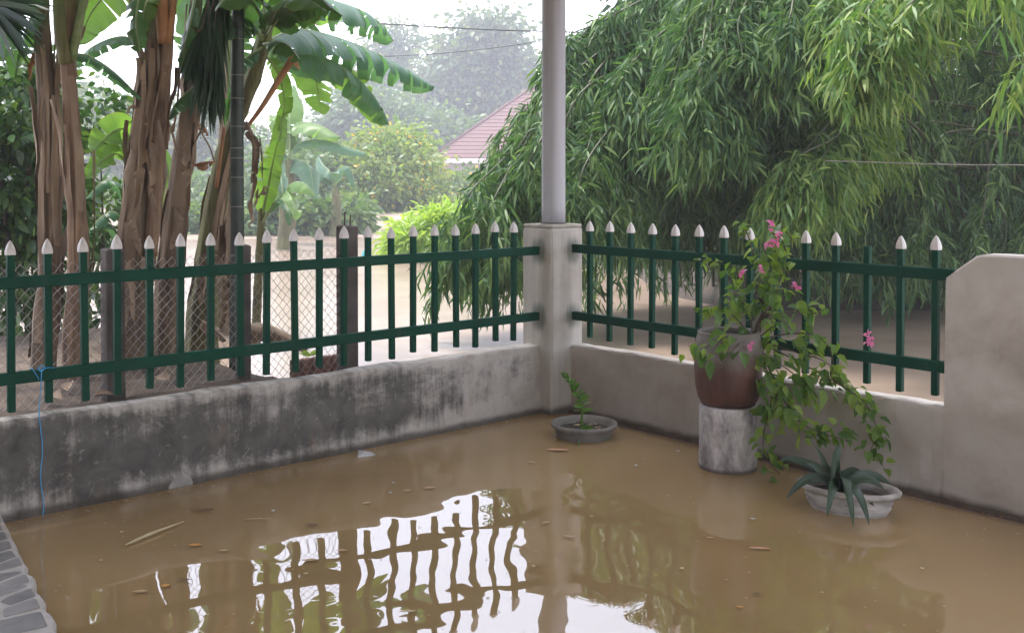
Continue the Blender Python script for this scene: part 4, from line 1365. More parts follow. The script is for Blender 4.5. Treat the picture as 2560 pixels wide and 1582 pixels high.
pp = thing('areca_palm', P(588, 935, 6.6) * np.array([1, 1, 0]) + Z * 0.1, 'slim dark palm trunk with pale rings among the banana stems', 'palm')
ptp = [P(588, 960, 6.6), P(589, 700, 6.6), P(588, 480, 6.6), P(588, 250, 6.6), P(590, 100, 6.6), P(592, -60, 6.6), P(594, -330, 6.6)]
ptr = curve(ptp, 26)
tk = part('trunk', tube(ptr, np.linspace(0.045, 0.038, 26) * np.where(np.linspace(0, 1, 26) < 0.15, 1.15, 1), 16), M['palm_trunk'], pp, smooth=True)
for py in (190, 248, 318, 372, 397, 445, 518, 100, 640, 700):
    q = P(588.5, py, 6.6)
    part('leaf_scar', lathe([(0.0415, 0), (0.0445, 0.002), (0.0445, 0.005), (0.0415, 0.007)], 16, q), M['palm_ring'], tk, smooth=True)
crown0 = P(592, -330, 6.6)
for i in range(9):
    a = i * 2.4 + 0.4
    o = crown0
    h = np.array([math.cos(a), math.sin(a), 0])
    pts = [o, o + h * 0.45 + Z * 0.35, o + h * 1.0 + Z * 0.3, o + h * 1.5 - Z * 0.2]
    c, lv = frond_vf(pts, 34, 0.36, 0.028, 0.7, 0.25, 0.12, i)
    fo = part('frond', lv, M['palm_leaf'], pp)
    part('rachis', tube(c, np.linspace(0.012, 0.003, len(c)), 6), M['rib'], fo, smooth=True)
# withered frond hanging like a dark curtain beside the trunk
for i, (x0, x1, y1) in enumerate([(560, 515, 270), (545, 500, 230), (560, 540, 250), (530, 490, 140)]):
    pts = [P(x0, -60, 6.5), P((x0 + x1) / 2 - 6, 60, 6.42), P(x1, y1 - 60, 6.4)]
    c, lv = frond_vf(pts, 60, 0.26, 0.024, 0.25, 1.2, 0.16, 40 + i, False)
    fo = part('hanging_frond', lv, M['palm_leaf'], pp, label='dark green frond drooping straight down')
    part('rachis', tube(c, 0.006, 6), M['twig'], fo)

fp = thing('fan_palm', P(-60, 940, 6.0) * np.array([1, 1, 0]) + Z * 0.3, 'fan palm frond reaching in at the top left corner', 'palm')
part('trunk', tube([P(-70, 970, 6.0), P(-75, 500, 6.0), P(-70, 60, 6.0)], 0.05, 12), M['bark'], fp, smooth=True)
for k, (hx, hy, d0) in enumerate([(-40, 10, 5.7), (-70, -40, 5.8), (-60, -120, 6.0)]):
    hub = P(hx, hy, d0)
    nb = 26
    b = np.repeat(hub[None], nb, 0)
    ang = np.linspace(-0.9, 1.1, nb)
    tips = np.stack([np.cos(ang), rng.normal(0, 0.12, nb) - 0.15, -np.sin(ang) * 0.9], 1)
    V, Fc = leaf_cloud(b, tips, np.full(nb, 0.42) * (1 - 0.1 * np.abs(ang)), np.full(nb, 0.034), curl=0.22)
    part('frond', (V, Fc), M['palm_leaf'], fp)
    part('petiole', tube(curve([P(-70, 60, 6.0), hub + np.array([-0.05, 0, 0.05]), hub], 8), 0.009, 6), M['rib'], fp)

# ------------------------------------------------------------------ leafy shrubs and trees
def crown_pts(blobs, n_clump, per, spread, seed=0, shell=0.55):
    """leaf positions: clumps scattered through blobs [(centre, radii)], leaves round each clump"""
    r2 = np.random.default_rng(seed)
    vol = np.array([np.prod(b[1]) ** 0.67 for b in blobs]); vol /= vol.sum()
    C, D = [], []
    for i in range(n_clump):
        k = r2.choice(len(blobs), p=vol)
        c, rad = np.asarray(blobs[k][0]), np.asarray(blobs[k][1])
        d = unit(r2.standard_normal(3))
        rr_ = shell + (1 - shell) * r2.random() ** 0.6
        C.append(c + d * rad * rr_); D.append(d)
    C, D = np.array(C), np.array(D)
    sz = spread * r2.uniform(0.6, 1.35, n_clump)
    off = r2.standard_normal((n_clump, per, 3)) * sz[:, None, None] * np.array([1, 1, 0.6])
    B = (C[:, None] + off).reshape(-1, 3)
    Dn = unit(np.repeat(D, per, 0) * 0.6 + unit(off.reshape(-1, 3)) * 0.5 + r2.standard_normal((n_clump * per, 3)) * 0.5 + np.array([0, 0, -0.1]))
    return B, Dn, C


def tree(name, label, cat, base, blobs, mat, n_clump, per, spread, ls, lw_, trunk_r, group=None, seed=0, shell=0.5, six=False, trunk_mat='bark', limbs=7, blooms=None, droop=0.0, curl=0.3):
    root = thing(name, base, label, cat, group)
    B, D, C = crown_pts(blobs, n_clump, per, spread, seed, shell)
    if droop: D = unit(D - np.array([0, 0, droop]))
    r2 = np.random.default_rng(seed + 77)
    l = ls * r2.uniform(0.7, 1.3, len(B))
    part('crown', leaf_cloud(B, D, l, l * lw_, curl=curl, six=six), M[mat], root)
    top = np.mean([b[0] for b in blobs], 0)
    base = np.asarray(base, float)
    mid = base * 0.5 + top * 0.5; mid[:2] += r2.normal(0, trunk_r * 1.2, 2)
    tp = curve([base - Z * 0.25, base + (mid - base) * 0.5 + np.r_[r2.normal(0, trunk_r * 0.5, 2), 0], mid, top], 14)
    tparts = [tube(tp, np.linspace(trunk_r, trunk_r * 0.3, 14), 9, True, 0.03)]
    tr = part('trunk', tparts[0], M[trunk_mat], root, smooth=True)
    for i in range(limbs):
        t = C[r2.integers(len(C))]
        s = tp[r2.integers(5, 11)]
        m = (s + t) / 2 + Z * 0.08 * np.linalg.norm(t - s)
        part('limb', tube(curve([s, m, t], 8), np.linspace(trunk_r * 0.45, trunk_r * 0.1, 8), 6), M[trunk_mat], tr, smooth=True)
    if blooms:
        nb, bs, bm = blooms
        idx = r2.choice(len(C), nb)
        BB = (C[idx][:, None] + r2.standard_normal((nb, 14, 3)) * bs * 1.6).reshape(-1, 3)
        DD = unit(r2.standard_normal((len(BB), 3)))
        part('blossom', leaf_cloud(BB, DD, np.full(len(BB), bs), np.full(len(BB), bs * 0.8), six=False), M[bm], root)
    return root


def bl(px, py, d, rx, rz, ry=None):
    """blob at a photo pixel and depth, radii given in photo pixels"""
    k = d / F_PX
    return (P(px, py, d), (rx * k, (ry if ry else rx) * k, rz * k))


def gnd(px, d, z=0.0):
    q = P(px, 500, d); q[2] = z
    return q


tree('shrub', 'dense dark green shrub filling the left edge behind the banana stems', 'shrub', gnd(20, 7.9, 0.25), [bl(40, 260, 7.9, 130, 150), bl(10, 430, 7.9, 150, 150), bl(90, 520, 8.2, 110, 140), bl(20, 700, 8.0, 120, 130), bl(120, 400, 8.6, 90, 170)], 'shrub_dark', 330, 16, 0.085, 0.105, 0.48, 0.05, 'shrubs round the water', 21, 0.35, True, limbs=12)
tree('shrub', 'small dark leafed shrub between the first two banana stems and the thick stem', 'shrub', gnd(250, 9.0, 0.1), [bl(235, 290, 9.0, 60, 70), bl(255, 560, 9.2, 90, 120), bl(240, 760, 9.2, 90, 110)], 'shrub_dark', 90, 14, 0.09, 0.11, 0.45, 0.03, 'shrubs round the water', 22, 0.3, True, limbs=8)

# far bank planting, left to right
tree('shrub', 'shadowy green shrub on the far bank seen right of the ringed palm', 'shrub', gnd(700, 37, 0.05), [bl(690, 470, 37.0, 110, 110), bl(770, 460, 38.5, 100, 100), bl(800, 540, 37.0, 110, 70), bl(650, 540, 36.2, 90, 70)], 'shrub_mid', 420, 22, 0.40, 0.31, 0.5, 0.18, 'trees and shrubs on the far bank', 31)
tree('flowering_shrub', 'tall shrub with yellow flowers at its top on the far bank', 'shrub', gnd(965, 40, 0.05), [bl(965, 420, 40.0, 130, 75), bl(930, 480, 39.2, 130, 80), bl(1015, 515, 39.2, 95, 70), bl(975, 360, 40.8, 75, 50)], 'shrub_yel', 560, 22, 0.39, 0.28, 0.5, 0.21, 'trees and shrubs on the far bank', 32, blooms=(91, 0.16, 'bloom_yel'))
tree('flowering_shrub', 'dim shrub with orange yellow flowers below the red roof eave', 'shrub', gnd(1120, 44, 0.05), [bl(1130, 492, 44.0, 80, 60), bl(1180, 505, 44.8, 90, 70), bl(1120, 540, 43.2, 100, 60)], 'shrub_mid', 260, 20, 0.43, 0.31, 0.5, 0.17, 'trees and shrubs on the far bank', 33, blooms=(46, 0.18, 'bloom_yel'))
tree('shrub', 'bright lime green bush at the water edge left of the bamboo', 'shrub', gnd(1075, 19.5, -0.05), [bl(1075, 585, 19.5, 75, 50), bl(1020, 610, 19.3, 50, 40), bl(1130, 570, 19.7, 50, 50), bl(1090, 560, 19.5, 45, 45)], 'shrub_lime', 210, 22, 0.13, 0.26, 0.16, 0.03, None, 34, six=True)
tree('tree', 'tall rounded hazy tree rising behind the red roof, highest in the distance', 'tree', gnd(1190, 96, 0.4), [bl(1215, 90, 96.0, 75, 60), bl(1180, 170, 96.0, 110, 70), bl(1250, 180, 96.0, 75, 80), bl(1130, 230, 96.0, 95, 65), bl(1210, 260, 96.0, 110, 60), bl(1090, 270, 96.0, 60, 50)], 'tree_far', 560, 22, 1.00, 0.76, 0.55, 0.49, 'trees and shrubs on the far bank', 35)
tree('tree', 'hazy tree top peeping out behind the arching banana leaf', 'tree', gnd(985, 106, 0.4), [bl(990, 110, 106.0, 50, 55), bl(960, 180, 106.0, 70, 70), bl(950, 260, 106.0, 90, 70)], 'tree_far', 260, 20, 0.97, 0.71, 0.55, 0.42, 'trees and shrubs on the far bank', 36)
tree('tree', 'broad blue green tree at mid distance between banana leaves and the red roof', 'tree', gnd(930, 80, 0.3), [bl(930, 290, 80.0, 110, 70), bl(1020, 330, 80.0, 110, 60), bl(870, 330, 80.0, 90, 70), bl(1090, 330, 81.6, 90, 50), bl(980, 400, 80.0, 140, 60)], 'shrub_mid', 480, 22, 0.80, 0.61, 0.5, 0.38, 'trees and shrubs on the far bank', 37)
tree('tree', 'low spreading hazy tree behind the thickest banana stem', 'tree', gnd(420, 72, 0.3), [bl(430, 330, 72.0, 150, 90), bl(300, 380, 72.0, 150, 100), bl(520, 380, 72.0, 120, 90), bl(620, 400, 73.6, 110, 80)], 'tree_far', 420, 22, 0.77, 0.59, 0.5, 0.34, 'trees and shrubs on the far bank', 38)
tree('tree', 'hazy grey green tree behind the left hand banana stems', 'tree', gnd(140, 62, 0.3), [bl(150, 330, 62.0, 160, 120), bl(20, 300, 62.0, 160, 150), bl(240, 420, 62.0, 130, 90)], 'tree_far', 420, 22, 0.70, 0.54, 0.5, 0.34, 'trees and shrubs on the far bank', 39)
tree('shrub', 'low hazy shrub along the far bank behind the leaning banana stem', 'shrub', gnd(440, 42, 0.1), [bl(450, 500, 42.0, 130, 60), bl(330, 520, 42.0, 120, 60), bl(560, 520, 42.0, 110, 60)], 'shrub_mid', 300, 20, 0.40, 0.33, 0.5, 0.16, 'trees and shrubs on the far bank', 40)
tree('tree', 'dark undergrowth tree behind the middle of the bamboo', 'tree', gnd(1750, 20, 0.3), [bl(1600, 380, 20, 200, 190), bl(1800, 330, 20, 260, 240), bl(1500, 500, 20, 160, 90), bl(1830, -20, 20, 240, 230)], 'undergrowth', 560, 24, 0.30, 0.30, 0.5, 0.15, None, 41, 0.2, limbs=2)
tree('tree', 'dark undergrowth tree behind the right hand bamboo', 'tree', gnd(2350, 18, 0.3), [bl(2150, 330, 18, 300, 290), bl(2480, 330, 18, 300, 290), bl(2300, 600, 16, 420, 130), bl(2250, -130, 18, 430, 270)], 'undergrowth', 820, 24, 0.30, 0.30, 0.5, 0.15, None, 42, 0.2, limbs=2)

tree('shrub', 'low dim shrub at the far water edge left of the dark concrete post', 'shrub', gnd(740, 28.5, 0.0), [bl(695, 540, 28.5, 70, 45), bl(790, 555, 28.5, 75, 42), bl(860, 540, 29, 55, 45), bl(640, 560, 28, 55, 38)], 'shrub_mid', 260, 20, 0.24, 0.26, 0.5, 0.06, 'trees and shrubs on the far bank', 51)
tree('shrub', 'low dim shrub at the far water edge behind the leaning banana stem', 'shrub', gnd(450, 29, 0.0), [bl(420, 550, 29, 70, 45), bl(490, 560, 29, 60, 40), bl(560, 555, 29, 60, 40)], 'shrub_mid', 180, 20, 0.24, 0.26, 0.5, 0.06, 'trees and shrubs on the far bank', 52)

# far bananas on the other bank
def far_banana(label, px, d, ytop, leaves, seed):
    kf = 1.45
    d = d * kf
    leaves = [([(x, y, dd * kf) for x, y, dd in pts], half * kf * 0.95, m) for pts, half, m in leaves]
    b = gnd(px, d, 0.0)
    root = thing('banana_plant', b, label, 'banana plant', 'banana plants on the far bank')
    tp = P(px + 4, ytop, d)
    part('stem', tube(curve([b - Z * 0.2, (b + tp) / 2 + np.array([0.05, 0, 0]), tp], 8), np.linspace(0.17, 0.09, 8), 9), M['stem_g'], root, smooth=True)
    for pts, half, m in leaves:
        LEAFN[0] += 1
        vf, A, Mr = blade([tp] + [P(*p) for p in pts], half, R(55), 0, 0.4, 0.08, 500 + LEAFN[0], 22, 3)
        lf_ = part('leaf', vf, M[m], root, smooth=True, attr={'luv': A})
        part('midrib', tube(Mr, np.linspace(0.02, 0.004, len(Mr)), 5), M['rib'], lf_, smooth=True)


far_banana('pale hazy banana plant across the water with one long leaf arching right', 715, 17, 400, [([(730, 315, 17), (790, 312, 16.8), (850, 345, 16.6)], 0.42, 'ban_b'), ([(720, 330, 17), (690, 290, 17.2), (665, 300, 17.4)], 0.3, 'ban_b'), ([(740, 360, 17), (800, 350, 16.8), (870, 370, 16.6), (915, 385, 16.5)], 0.2, 'ban_c'), ([(700, 380, 17), (660, 400, 16.8), (630, 470, 16.6)], 0.3, 'ban_c'), ([(740, 400, 17), (770, 420, 16.6), (780, 500, 16.4)], 0.3, 'ban_c'), ([(720, 300, 17), (722, 240, 17.4), (730, 210, 17.8)], 0.3, 'ban_b')], 1)
far_banana('hazy banana plant across the water with low drooping torn leaves', 700, 15.5, 500, [([(720, 462, 15.5), (755, 458, 15.3), (785, 490, 15.2)], 0.22, 'ban_b'), ([(690, 480, 15.5), (660, 490, 15.3), (640, 530, 15.2)], 0.2, 'ban_b'), ([(710, 480, 15.5), (725, 500, 15.2), (735, 555, 15.1)], 0.22, 'ban_b'), ([(700, 460, 15.5), (695, 420, 15.7), (690, 390, 15.9)], 0.2, 'ban_c')], 2)
far_banana('small bluish banana plant right of the hazy pair on the far bank', 830, 19, 470, [([(840, 425, 19), (870, 420, 18.9), (885, 470, 18.8)], 0.22, 'ban_c'), ([(810, 440, 19), (780, 430, 18.9), (750, 400, 18.8)], 0.18, 'ban_c'), ([(820, 430, 19), (800, 410, 19.3), (790, 390, 19.6)], 0.2, 'ban_c')], 3)

# ------------------------------------------------------------------ far houses
def roof_house():
    d = 66.0
    k = d / F_PX
    eaveL, eaveR = P(1072, 396, d), P(1900, 388, d)
    zE = eaveL[2]; eaveR[2] = zE
    dx = unit(eaveR - eaveL)
    back = np.array([-dx[1], dx[0], 0])
    L_ = np.linalg.norm(eaveR - eaveL)
    run, rise = 9.0, 6.9
    root = thing('house', (eaveL + eaveR) / 2 * np.array([1, 1, 0]) + back * 3 + Z * 0.3, 'hazy house with a red tiled hip roof across the water', 'house')
    wl0, wl1 = eaveL + dx * 0.6 + back * 0.6, eaveR - dx * 0.6 + back * 0.6
    c = (wl0 + wl1) / 2 + back * 3.2; c[2] = (zE - 0.02) / 2 + 0.1
    part('wall', obox(c, dx * (L_ / 2 - 0.6), back * 3.2, Z * ((zE - 0.05) / 2 - 0.1)), M['far_wall'], root)
    for f in (0.22, 0.5, 0.78):
        w0 = wl0 + (wl1 - wl0) * f - back * 0.02; w0[2] = 1.25
        wi = part('window', obox(w0, dx * 0.5, back * 0.025, Z * 0.5), M['fascia'], root)
        part('pane', obox(w0 - back * 0.028, dx * 0.43, back * 0.006, Z * 0.43), M['window'], wi)
    part('fascia', obox((eaveL + eaveR) / 2 - Z * 0.16 - back * 0.02, dx * (L_ / 2 + 0.04), back * 0.02, Z * 0.16), M['fascia'], root)
    part('soffit', obox((eaveL + eaveR) / 2 - Z * 0.02 + back * 0.35, dx * (L_ / 2), back * 0.33, Z * 0.012), M['fascia'], root)
    rf = part('roof', (np.array([eaveL, eaveR, eaveR - dx * run + back * run + Z * rise, eaveL + dx * run + back * run + Z * rise, eaveL + back * 2 * run, eaveR + back * 2 * run]) - Z * 0.03, [(0, 1, 2, 3), (0, 3, 4), (1, 5, 2), (4, 3, 2, 5)]), M['tile'], root)
    n = 26
    for i in range(n):          # courses of tiles, each lapping the one below
        f0, f1 = i / n, (i + 1.12) / n
        def q(f, lift, e):
            a = eaveL + dx * run * f + back * run * f + Z * (rise * f + lift)
            b = eaveR - dx * run * f + back * run * f + Z * (rise * f + lift)
            return [a, b][e]
        V = [q(f0, 0.075, 0), q(f0, 0.075, 1), q(f1, 0.03, 1), q(f1, 0.03, 0), q(f0, 0.0, 0), q(f0, 0.0, 1)]
        part('tile_course', (np.array(V), [(0, 1, 2, 3), (4, 5, 1, 0)]), M['tile'], rf)
    a = tube([eaveL + Z * 0.05, eaveL + dx * run + back * run + Z * (rise + 0.08)], 0.10, 6)
    part('hip_cap', a, M['tile'], rf, smooth=True)


roof_house()


def grey_house():
    d = 95.0
    a, b = P(738, 322, d), P(905, 322, d)
    z0 = a[2]; b[2] = z0
    dx = unit(b - a); back = np.array([-dx[1], dx[0], 0])
    ridge = (P(800, 292, d)[2] - z0)
    root = thing('house', (a + b) / 2 * np.array([1, 1, 0]) + back * 3 + Z * 0.4, 'faint house with a low grey purple roof in the haze behind the far bananas', 'house')
    L_ = np.linalg.norm(b - a)
    c = (a + b) / 2 + back * 2.2; c[2] = z0 / 2 + 0.2
    part('wall', obox(c, dx * (L_ / 2 - 0.3), back * 1.9, Z * (z0 / 2 - 0.22)), M['far_wall'], root)
    V = [a, b, b + back * 4.4, a + back * 4.4, a + dx * L_ * 0.35 + back * 2.2 + Z * ridge, b - dx * L_ * 0.35 + back * 2.2 + Z * ridge]
    V = V + [v - Z * 0.12 for v in V[:4]]
    part('roof', (np.array(V), [(0, 1, 5, 4), (1, 2, 5), (2, 3, 4, 5), (3, 0, 4), (0, 6, 7, 1), (1, 7, 8, 2), (2, 8, 9, 3), (3, 9, 6, 0)]), M['far_roof'], root)


grey_house()

# ------------------------------------------------------------------ overhead wires
def wire(label, pts, r):
    c = curve([P(*p) for p in pts], 40)
    part('overhead_wire', tube(c, r, 6), M['cable'], None, smooth=True, label=label, cat='wire', group='overhead wires')


wire('upper overhead wire crossing the sky behind the grey post', [(300, 20, 20), (947, 60, 20), (1200, 74, 20), (1350, 79, 20), (1550, 82, 20), (1900, 70, 20)], 0.013)
wire('lower thinner overhead wire crossing the sky behind the grey post', [(760, 146, 24), (1020, 139, 23), (1200, 124, 22), (1350, 104, 21), (1550, 80, 20)], 0.009)
part('sagging_wire', tube(curve([P(2060, 402, 8.6), P(2250, 408, 8.6), P(2400, 412, 8.6), P(2620, 413, 8.6)], 20), 0.004, 5), M['wire'], None, label='thin wire strung across the dark bamboo at the right', cat='wire')

# ------------------------------------------------------------------ weeping bamboo
def spray_leaves(start, out_dir, length, nleaf, ls, seed_r):
    """one drooping branchlet: returns leaf bases and directions"""
    t = np.sort(seed_r.random(nleaf)) ** 0.8
    pos = start + out_dir * (length * 0.55 * t)[:, None] + np.array([0, 0, -1.0]) * (length * 0.9 * t ** 1.7)[:, None]
    pos = pos + seed_r.normal(0, 0.035, (nleaf, 3))
    tan = out_dir * 0.55 + np.array([0, 0, -1.0]) * (1.5 * t ** 0.7)[:, None]
    d = unit(unit(tan) * 0.8 + seed_r.normal(0, 0.5, (nleaf, 3)) + np.array([0, 0, -0.25]))
    return pos, d, ls * seed_r.uniform(0.65, 1.25, nleaf)


def clump(label, base, culms, seed, z0=0.2):
    """culms: list of (visible ctrl px list, material key, branchlets, leaves per branchlet, leaf length, spray length)"""
    r2 = np.random.default_rng(seed)
    b0 = np.array([base[0], base[1], z0])
    root = thing('bamboo_clump', b0, label, 'bamboo', 'weeping bamboo beyond the right fence')
    acc = {}
    for (vis, mk, nb, nl, ls, sl) in culms:
        V = [P(*v) for v in vis]
        foot = b0 + np.r_[r2.normal(0, 0.35, 2), -0.4]
        hi = V[0]
        rise1 = foot + (hi - foot) * np.array([0.12, 0.12, 0.45])
        rise2 = foot + (hi - foot) * np.array([0.45, 0.45, 0.88])
        c = curve([foot, rise1, rise2] + V, 46)
        part('culm', tube(c, np.linspace(0.026, 0.004, len(c)), 6, False), M['culm'], root, smooth=True)
        i_s = int(46 * 0.30)
        for k in range(nb):
            f = i_s + (45 - i_s) * (r2.random() ** 0.85)
            i = min(44, int(f)); fr = f - i
            p = c[i] * (1 - fr) + c[i + 1] * fr
            a = r2.uniform(0, 2 * math.pi)
            o = np.array([math.cos(a), math.sin(a) - 0.25, 0.15]); o = unit(o)
            pos, d, l = spray_leaves(p, o, sl * r2.uniform(0.55, 1.3), nl, ls, r2)
            acc.setdefault(mk, []).append((pos, d, l))
    for mk, lst in acc.items():
        B = np.concatenate([q[0] for q in lst]); D = np.concatenate([q[1] for q in lst]); l = np.concatenate([q[2] for q in lst])
        part('foliage', leaf_cloud(B, D, l, l * 0.145, curl=0.3), M[mk], root, kind='stuff')
    return root


br = np.random.default_rng(99)


def jit(path, s, sd):
    return [(x + br.normal(0, s), y + br.normal(0, s * 0.7), d + br.normal(0, sd)) for x, y, d in path]


# left clump: long culms sweeping down to the left, making the sloping silhouette
LQ = []
sil = [[(1640, 30, 12.2), (1500, 90, 11.6), (1370, 235, 10.9), (1265, 375, 10.2), (1195, 500, 9.7), (1140, 630, 9.4)],
       [(1700, 40, 12.2), (1560, 60, 11.6), (1420, 190, 11.0), (1310, 340, 10.4), (1240, 480, 9.9), (1200, 620, 9.6)],
       [(1690, 80, 12.0), (1540, 140, 11.3), (1430, 270, 10.6), (1350, 400, 10.1), (1290, 540, 9.7), (1265, 650, 9.5)],
       [(1720, 140, 11.8), (1600, 200, 11.0), (1500, 310, 10.4), (1420, 430, 9.9), (1380, 560, 9.6)],
       [(1740, 100, 11.8), (1640, 150, 10.9), (1570, 280, 10.3), (1530, 420, 9.9), (1490, 560, 9.7)],
       [(1760, 0, 11.8), (1680, 40, 11.0), (1600, 170, 10.4), (1560, 300, 10.1)],
       [(1690, -40, 12.3), (1590, 0, 11.8), (1500, 110, 11.4), (1440, 220, 11.1)]]
for q in sil:
    for r_ in range(4 if q[-1][0] < 1300 else 3):
        LQ.append((jit(q, 26, 0.25), 'bamboo', 40, 42, 0.155, 0.60))
for i in range(10):
    x, y, d = br.uniform(1300, 1760), br.uniform(430, 640), br.uniform(10.2, 12.2)
    LQ.append(([(x + br.uniform(40, 160), y - br.uniform(330, 470), d + 0.8), (x + 40, y - 200, d + 0.3), (x, y, d)], 'bamboo', 26, 36, 0.165, 0.7))
clump('weeping bamboo clump sweeping down to the left, its edge just behind the grey post', (3.0, 13.2), LQ, 301)

# middle clump
MQ = []
for i in range(18):
    x, y, d = br.uniform(1620, 2080), br.uniform(380, 640), br.uniform(10.2, 12.6)
    MQ.append(([(x + br.uniform(-60, 160), y - br.uniform(380, 560), d + 0.7), (x + 30, y - 220, d + 0.2), (x, y, d)], 'bamboo', 26, 36, 0.165, 0.75))
for q in [[(1800, -60, 10.6), (1740, 60, 9.9), (1690, 220, 9.5)], [(1860, -90, 10.4), (1800, 20, 9.6), (1760, 200, 9.1), (1750, 280, 9.0)], [(1900, -60, 10.0), (1860, 40, 9.4), (1850, 170, 9.1)], [(2000, -80, 10.0), (1960, 20, 9.2), (1940, 150, 8.9)], [(1830, 120, 10.0), (1790, 210, 9.3), (1775, 320, 9.1)]]:
    for r_ in range(3):
        MQ.append((jit(q, 24, 0.2), 'bamboo', 38, 42, 0.155, 0.58))
for q in [[(2160, 240, 9.9), (2070, 330, 9.2), (1980, 410, 8.9), (1925, 480, 8.8)], [(2140, 330, 9.9), (2080, 400, 9.2), (2010, 470, 8.9)]]:
    for r_ in range(3):
        MQ.append((jit(q, 16, 0.15), 'bamboo_y', 30, 42, 0.15, 0.46))
for i in range(12):
    x, y, d = br.uniform(1480, 2020), br.uniform(600, 690), br.uniform(11.2, 12.2)
    MQ.append(([(x + br.uniform(-80, 160), y - br.uniform(250, 420), d + 0.7), (x + 30, y - 160, d + 0.3), (x, y - 60, d)], 'bamboo', 26, 34, 0.165, 0.7))
clump('weeping bamboo clump in the middle, directly behind the pink flowered bougainvillea', (5.2, 12.9), MQ, 302)

# right clump: dark inside, long bright sprays reaching towards the yard
RQ = []
for i in range(15):
    x, y, d = br.uniform(2060, 2680), br.uniform(360, 660), br.uniform(11.8, 13.4)
    RQ.append(([(x + br.uniform(-60, 160), y - br.uniform(420, 640), d + 0.6), (x + 30, y - 250, d + 0.2), (x, y, d)], 'bamboo', 28, 36, 0.165, 0.8))
for q in [[(2420, -120, 9.2), (2330, -20, 8.4), (2220, 70, 8.0), (2130, 160, 7.8)], [(2330, -140, 9.2), (2240, -40, 8.5), (2180, 10, 8.1), (2140, 80, 7.9)], [(2200, -140, 9.6), (2120, -40, 8.9), (2060, 50, 8.6)]]:
    for r_ in range(4):
        RQ.append((jit(q, 18, 0.2), 'bamboo_y', 28, 38, 0.15, 0.44))
for q in [[(2640, -230, 7.6), (2540, -160, 6.9), (2470, -70, 6.5)], [(2720, -160, 7.6), (2640, -120, 6.8), (2560, -50, 6.4)], [(2800, 20, 7.4), (2690, 70, 6.7), (2570, 150, 6.3)]]:
    for r_ in range(2):
        RQ.append((jit(q, 14, 0.15), 'bamboo_y', 16, 24, 0.165, 0.42))
# canopy out of frame, closing the roof of leaves over the dark part
for i in range(30):
    x, d = br.uniform(1750, 2900), br.uniform(7.4, 11.5)
    y = br.uniform(-380, -130)
    RQ.append(([(x + br.uniform(-80, 120), y - 190, d + 1.6), (x + 20, y - 120, d + 0.6), (x, y, d)], 'bamboo', 26, 36, 0.165, 0.75))
for i in range(16):
    x, y, d = br.uniform(1960, 2640), br.uniform(640, 770), br.uniform(10.6, 12.0)
    RQ.append(([(x + br.uniform(-80, 160), y - br.uniform(250, 420), d + 0.7), (x + 30, y - 160, d + 0.3), (x, y - 70, d)], 'bamboo', 26, 34, 0.165, 0.7))
clump('weeping bamboo clump at the right with bright sprays hanging from the top edge', (8.0, 12.4), RQ, 303)

# ------------------------------------------------------------------ potted bougainvillea on its pedestal
D0 = 5.36
pc = P(1815, 1100, D0); pc[2] = 0
ped = part('pedestal', lathe([(0.150, -0.3), (0.151, 0.02), (0.149, 0.12), (0.150, 0.24), (0.149, 0.315), (0.143, 0.328), (0.135, 0.331)], 36, pc), M['pedestal'], None, at=pc, smooth=False, label='whitewashed concrete cylinder standing in the water under the dark clay pot', cat='pedestal')
for p_ in ped.data.polygons: p_.use_smooth = len(p_.vertices) == 4
pb = pc + Z * 0.3315
jar = thing('clay_pot', pb, 'large dark red clay pot dusty at the rim, on the concrete cylinder', 'pot')
prof = [(0.118, 0.0), (0.140, 0.006), (0.158, 0.04), (0.170, 0.10), (0.176, 0.17), (0.177, 0.24), (0.172, 0.31), (0.163, 0.355), (0.158, 0.372), (0.160, 0.380), (0.152, 0.384), (0.144, 0.378), (0.146, 0.355)]
V, Fc = lathe(prof, 40, pb); Fc = Fc[:-1]
part('body', (V, Fc), M['jar'], jar, smooth=True)
part('soil', lathe([(0.146, 0.35), (0.10, 0.356), (0.03, 0.36)], 24, pb), M['mud'], jar, smooth=True)


def broad_leaves(B, D, L_, seed, wr=0.70, fold=0.26):
    """oval pointed leaves with a folded midrib"""
    r2 = np.random.default_rng(seed)
    N_ = len(B)
    d = unit(D)
    upr = unit(np.array([0, -0.35, 1.0]) + r2.normal(0, 0.45, (N_, 3)))
    s = unit(np.cross(d, upr)); n_ = np.cross(s, d)
    l = L_[:, None]; w = l * wr * 0.5
    dn = np.array([0, 0, -1.0])
    def at(f, x, dr): return B + d * l * f + s * w * x + n_ * w * abs(x) * fold * 2 + dn * l * dr
    V = np.stack([at(0, 0, 0), at(0.12, -0.62, 0.0), at(0.12, 0.62, 0.0), at(0.38, -1, 0.04), at(0.38, 0, 0.04), at(0.38, 1, 0.04), at(0.70, -0.66, 0.12), at(0.70, 0, 0.12), at(0.70, 0.66, 0.12), at(1, 0, 0.26)], 1).reshape(-1, 3)
    Ft = np.array([[0, 4, 1], [0, 2, 4], [1, 4, 3], [2, 5, 4], [3, 4, 7], [3, 7, 6], [4, 5, 8], [4, 8, 7], [6, 7, 9], [7, 8, 9]])
    return V, (np.arange(N_)[:, None, None] * 10 + Ft[None]).reshape(-1, 3)


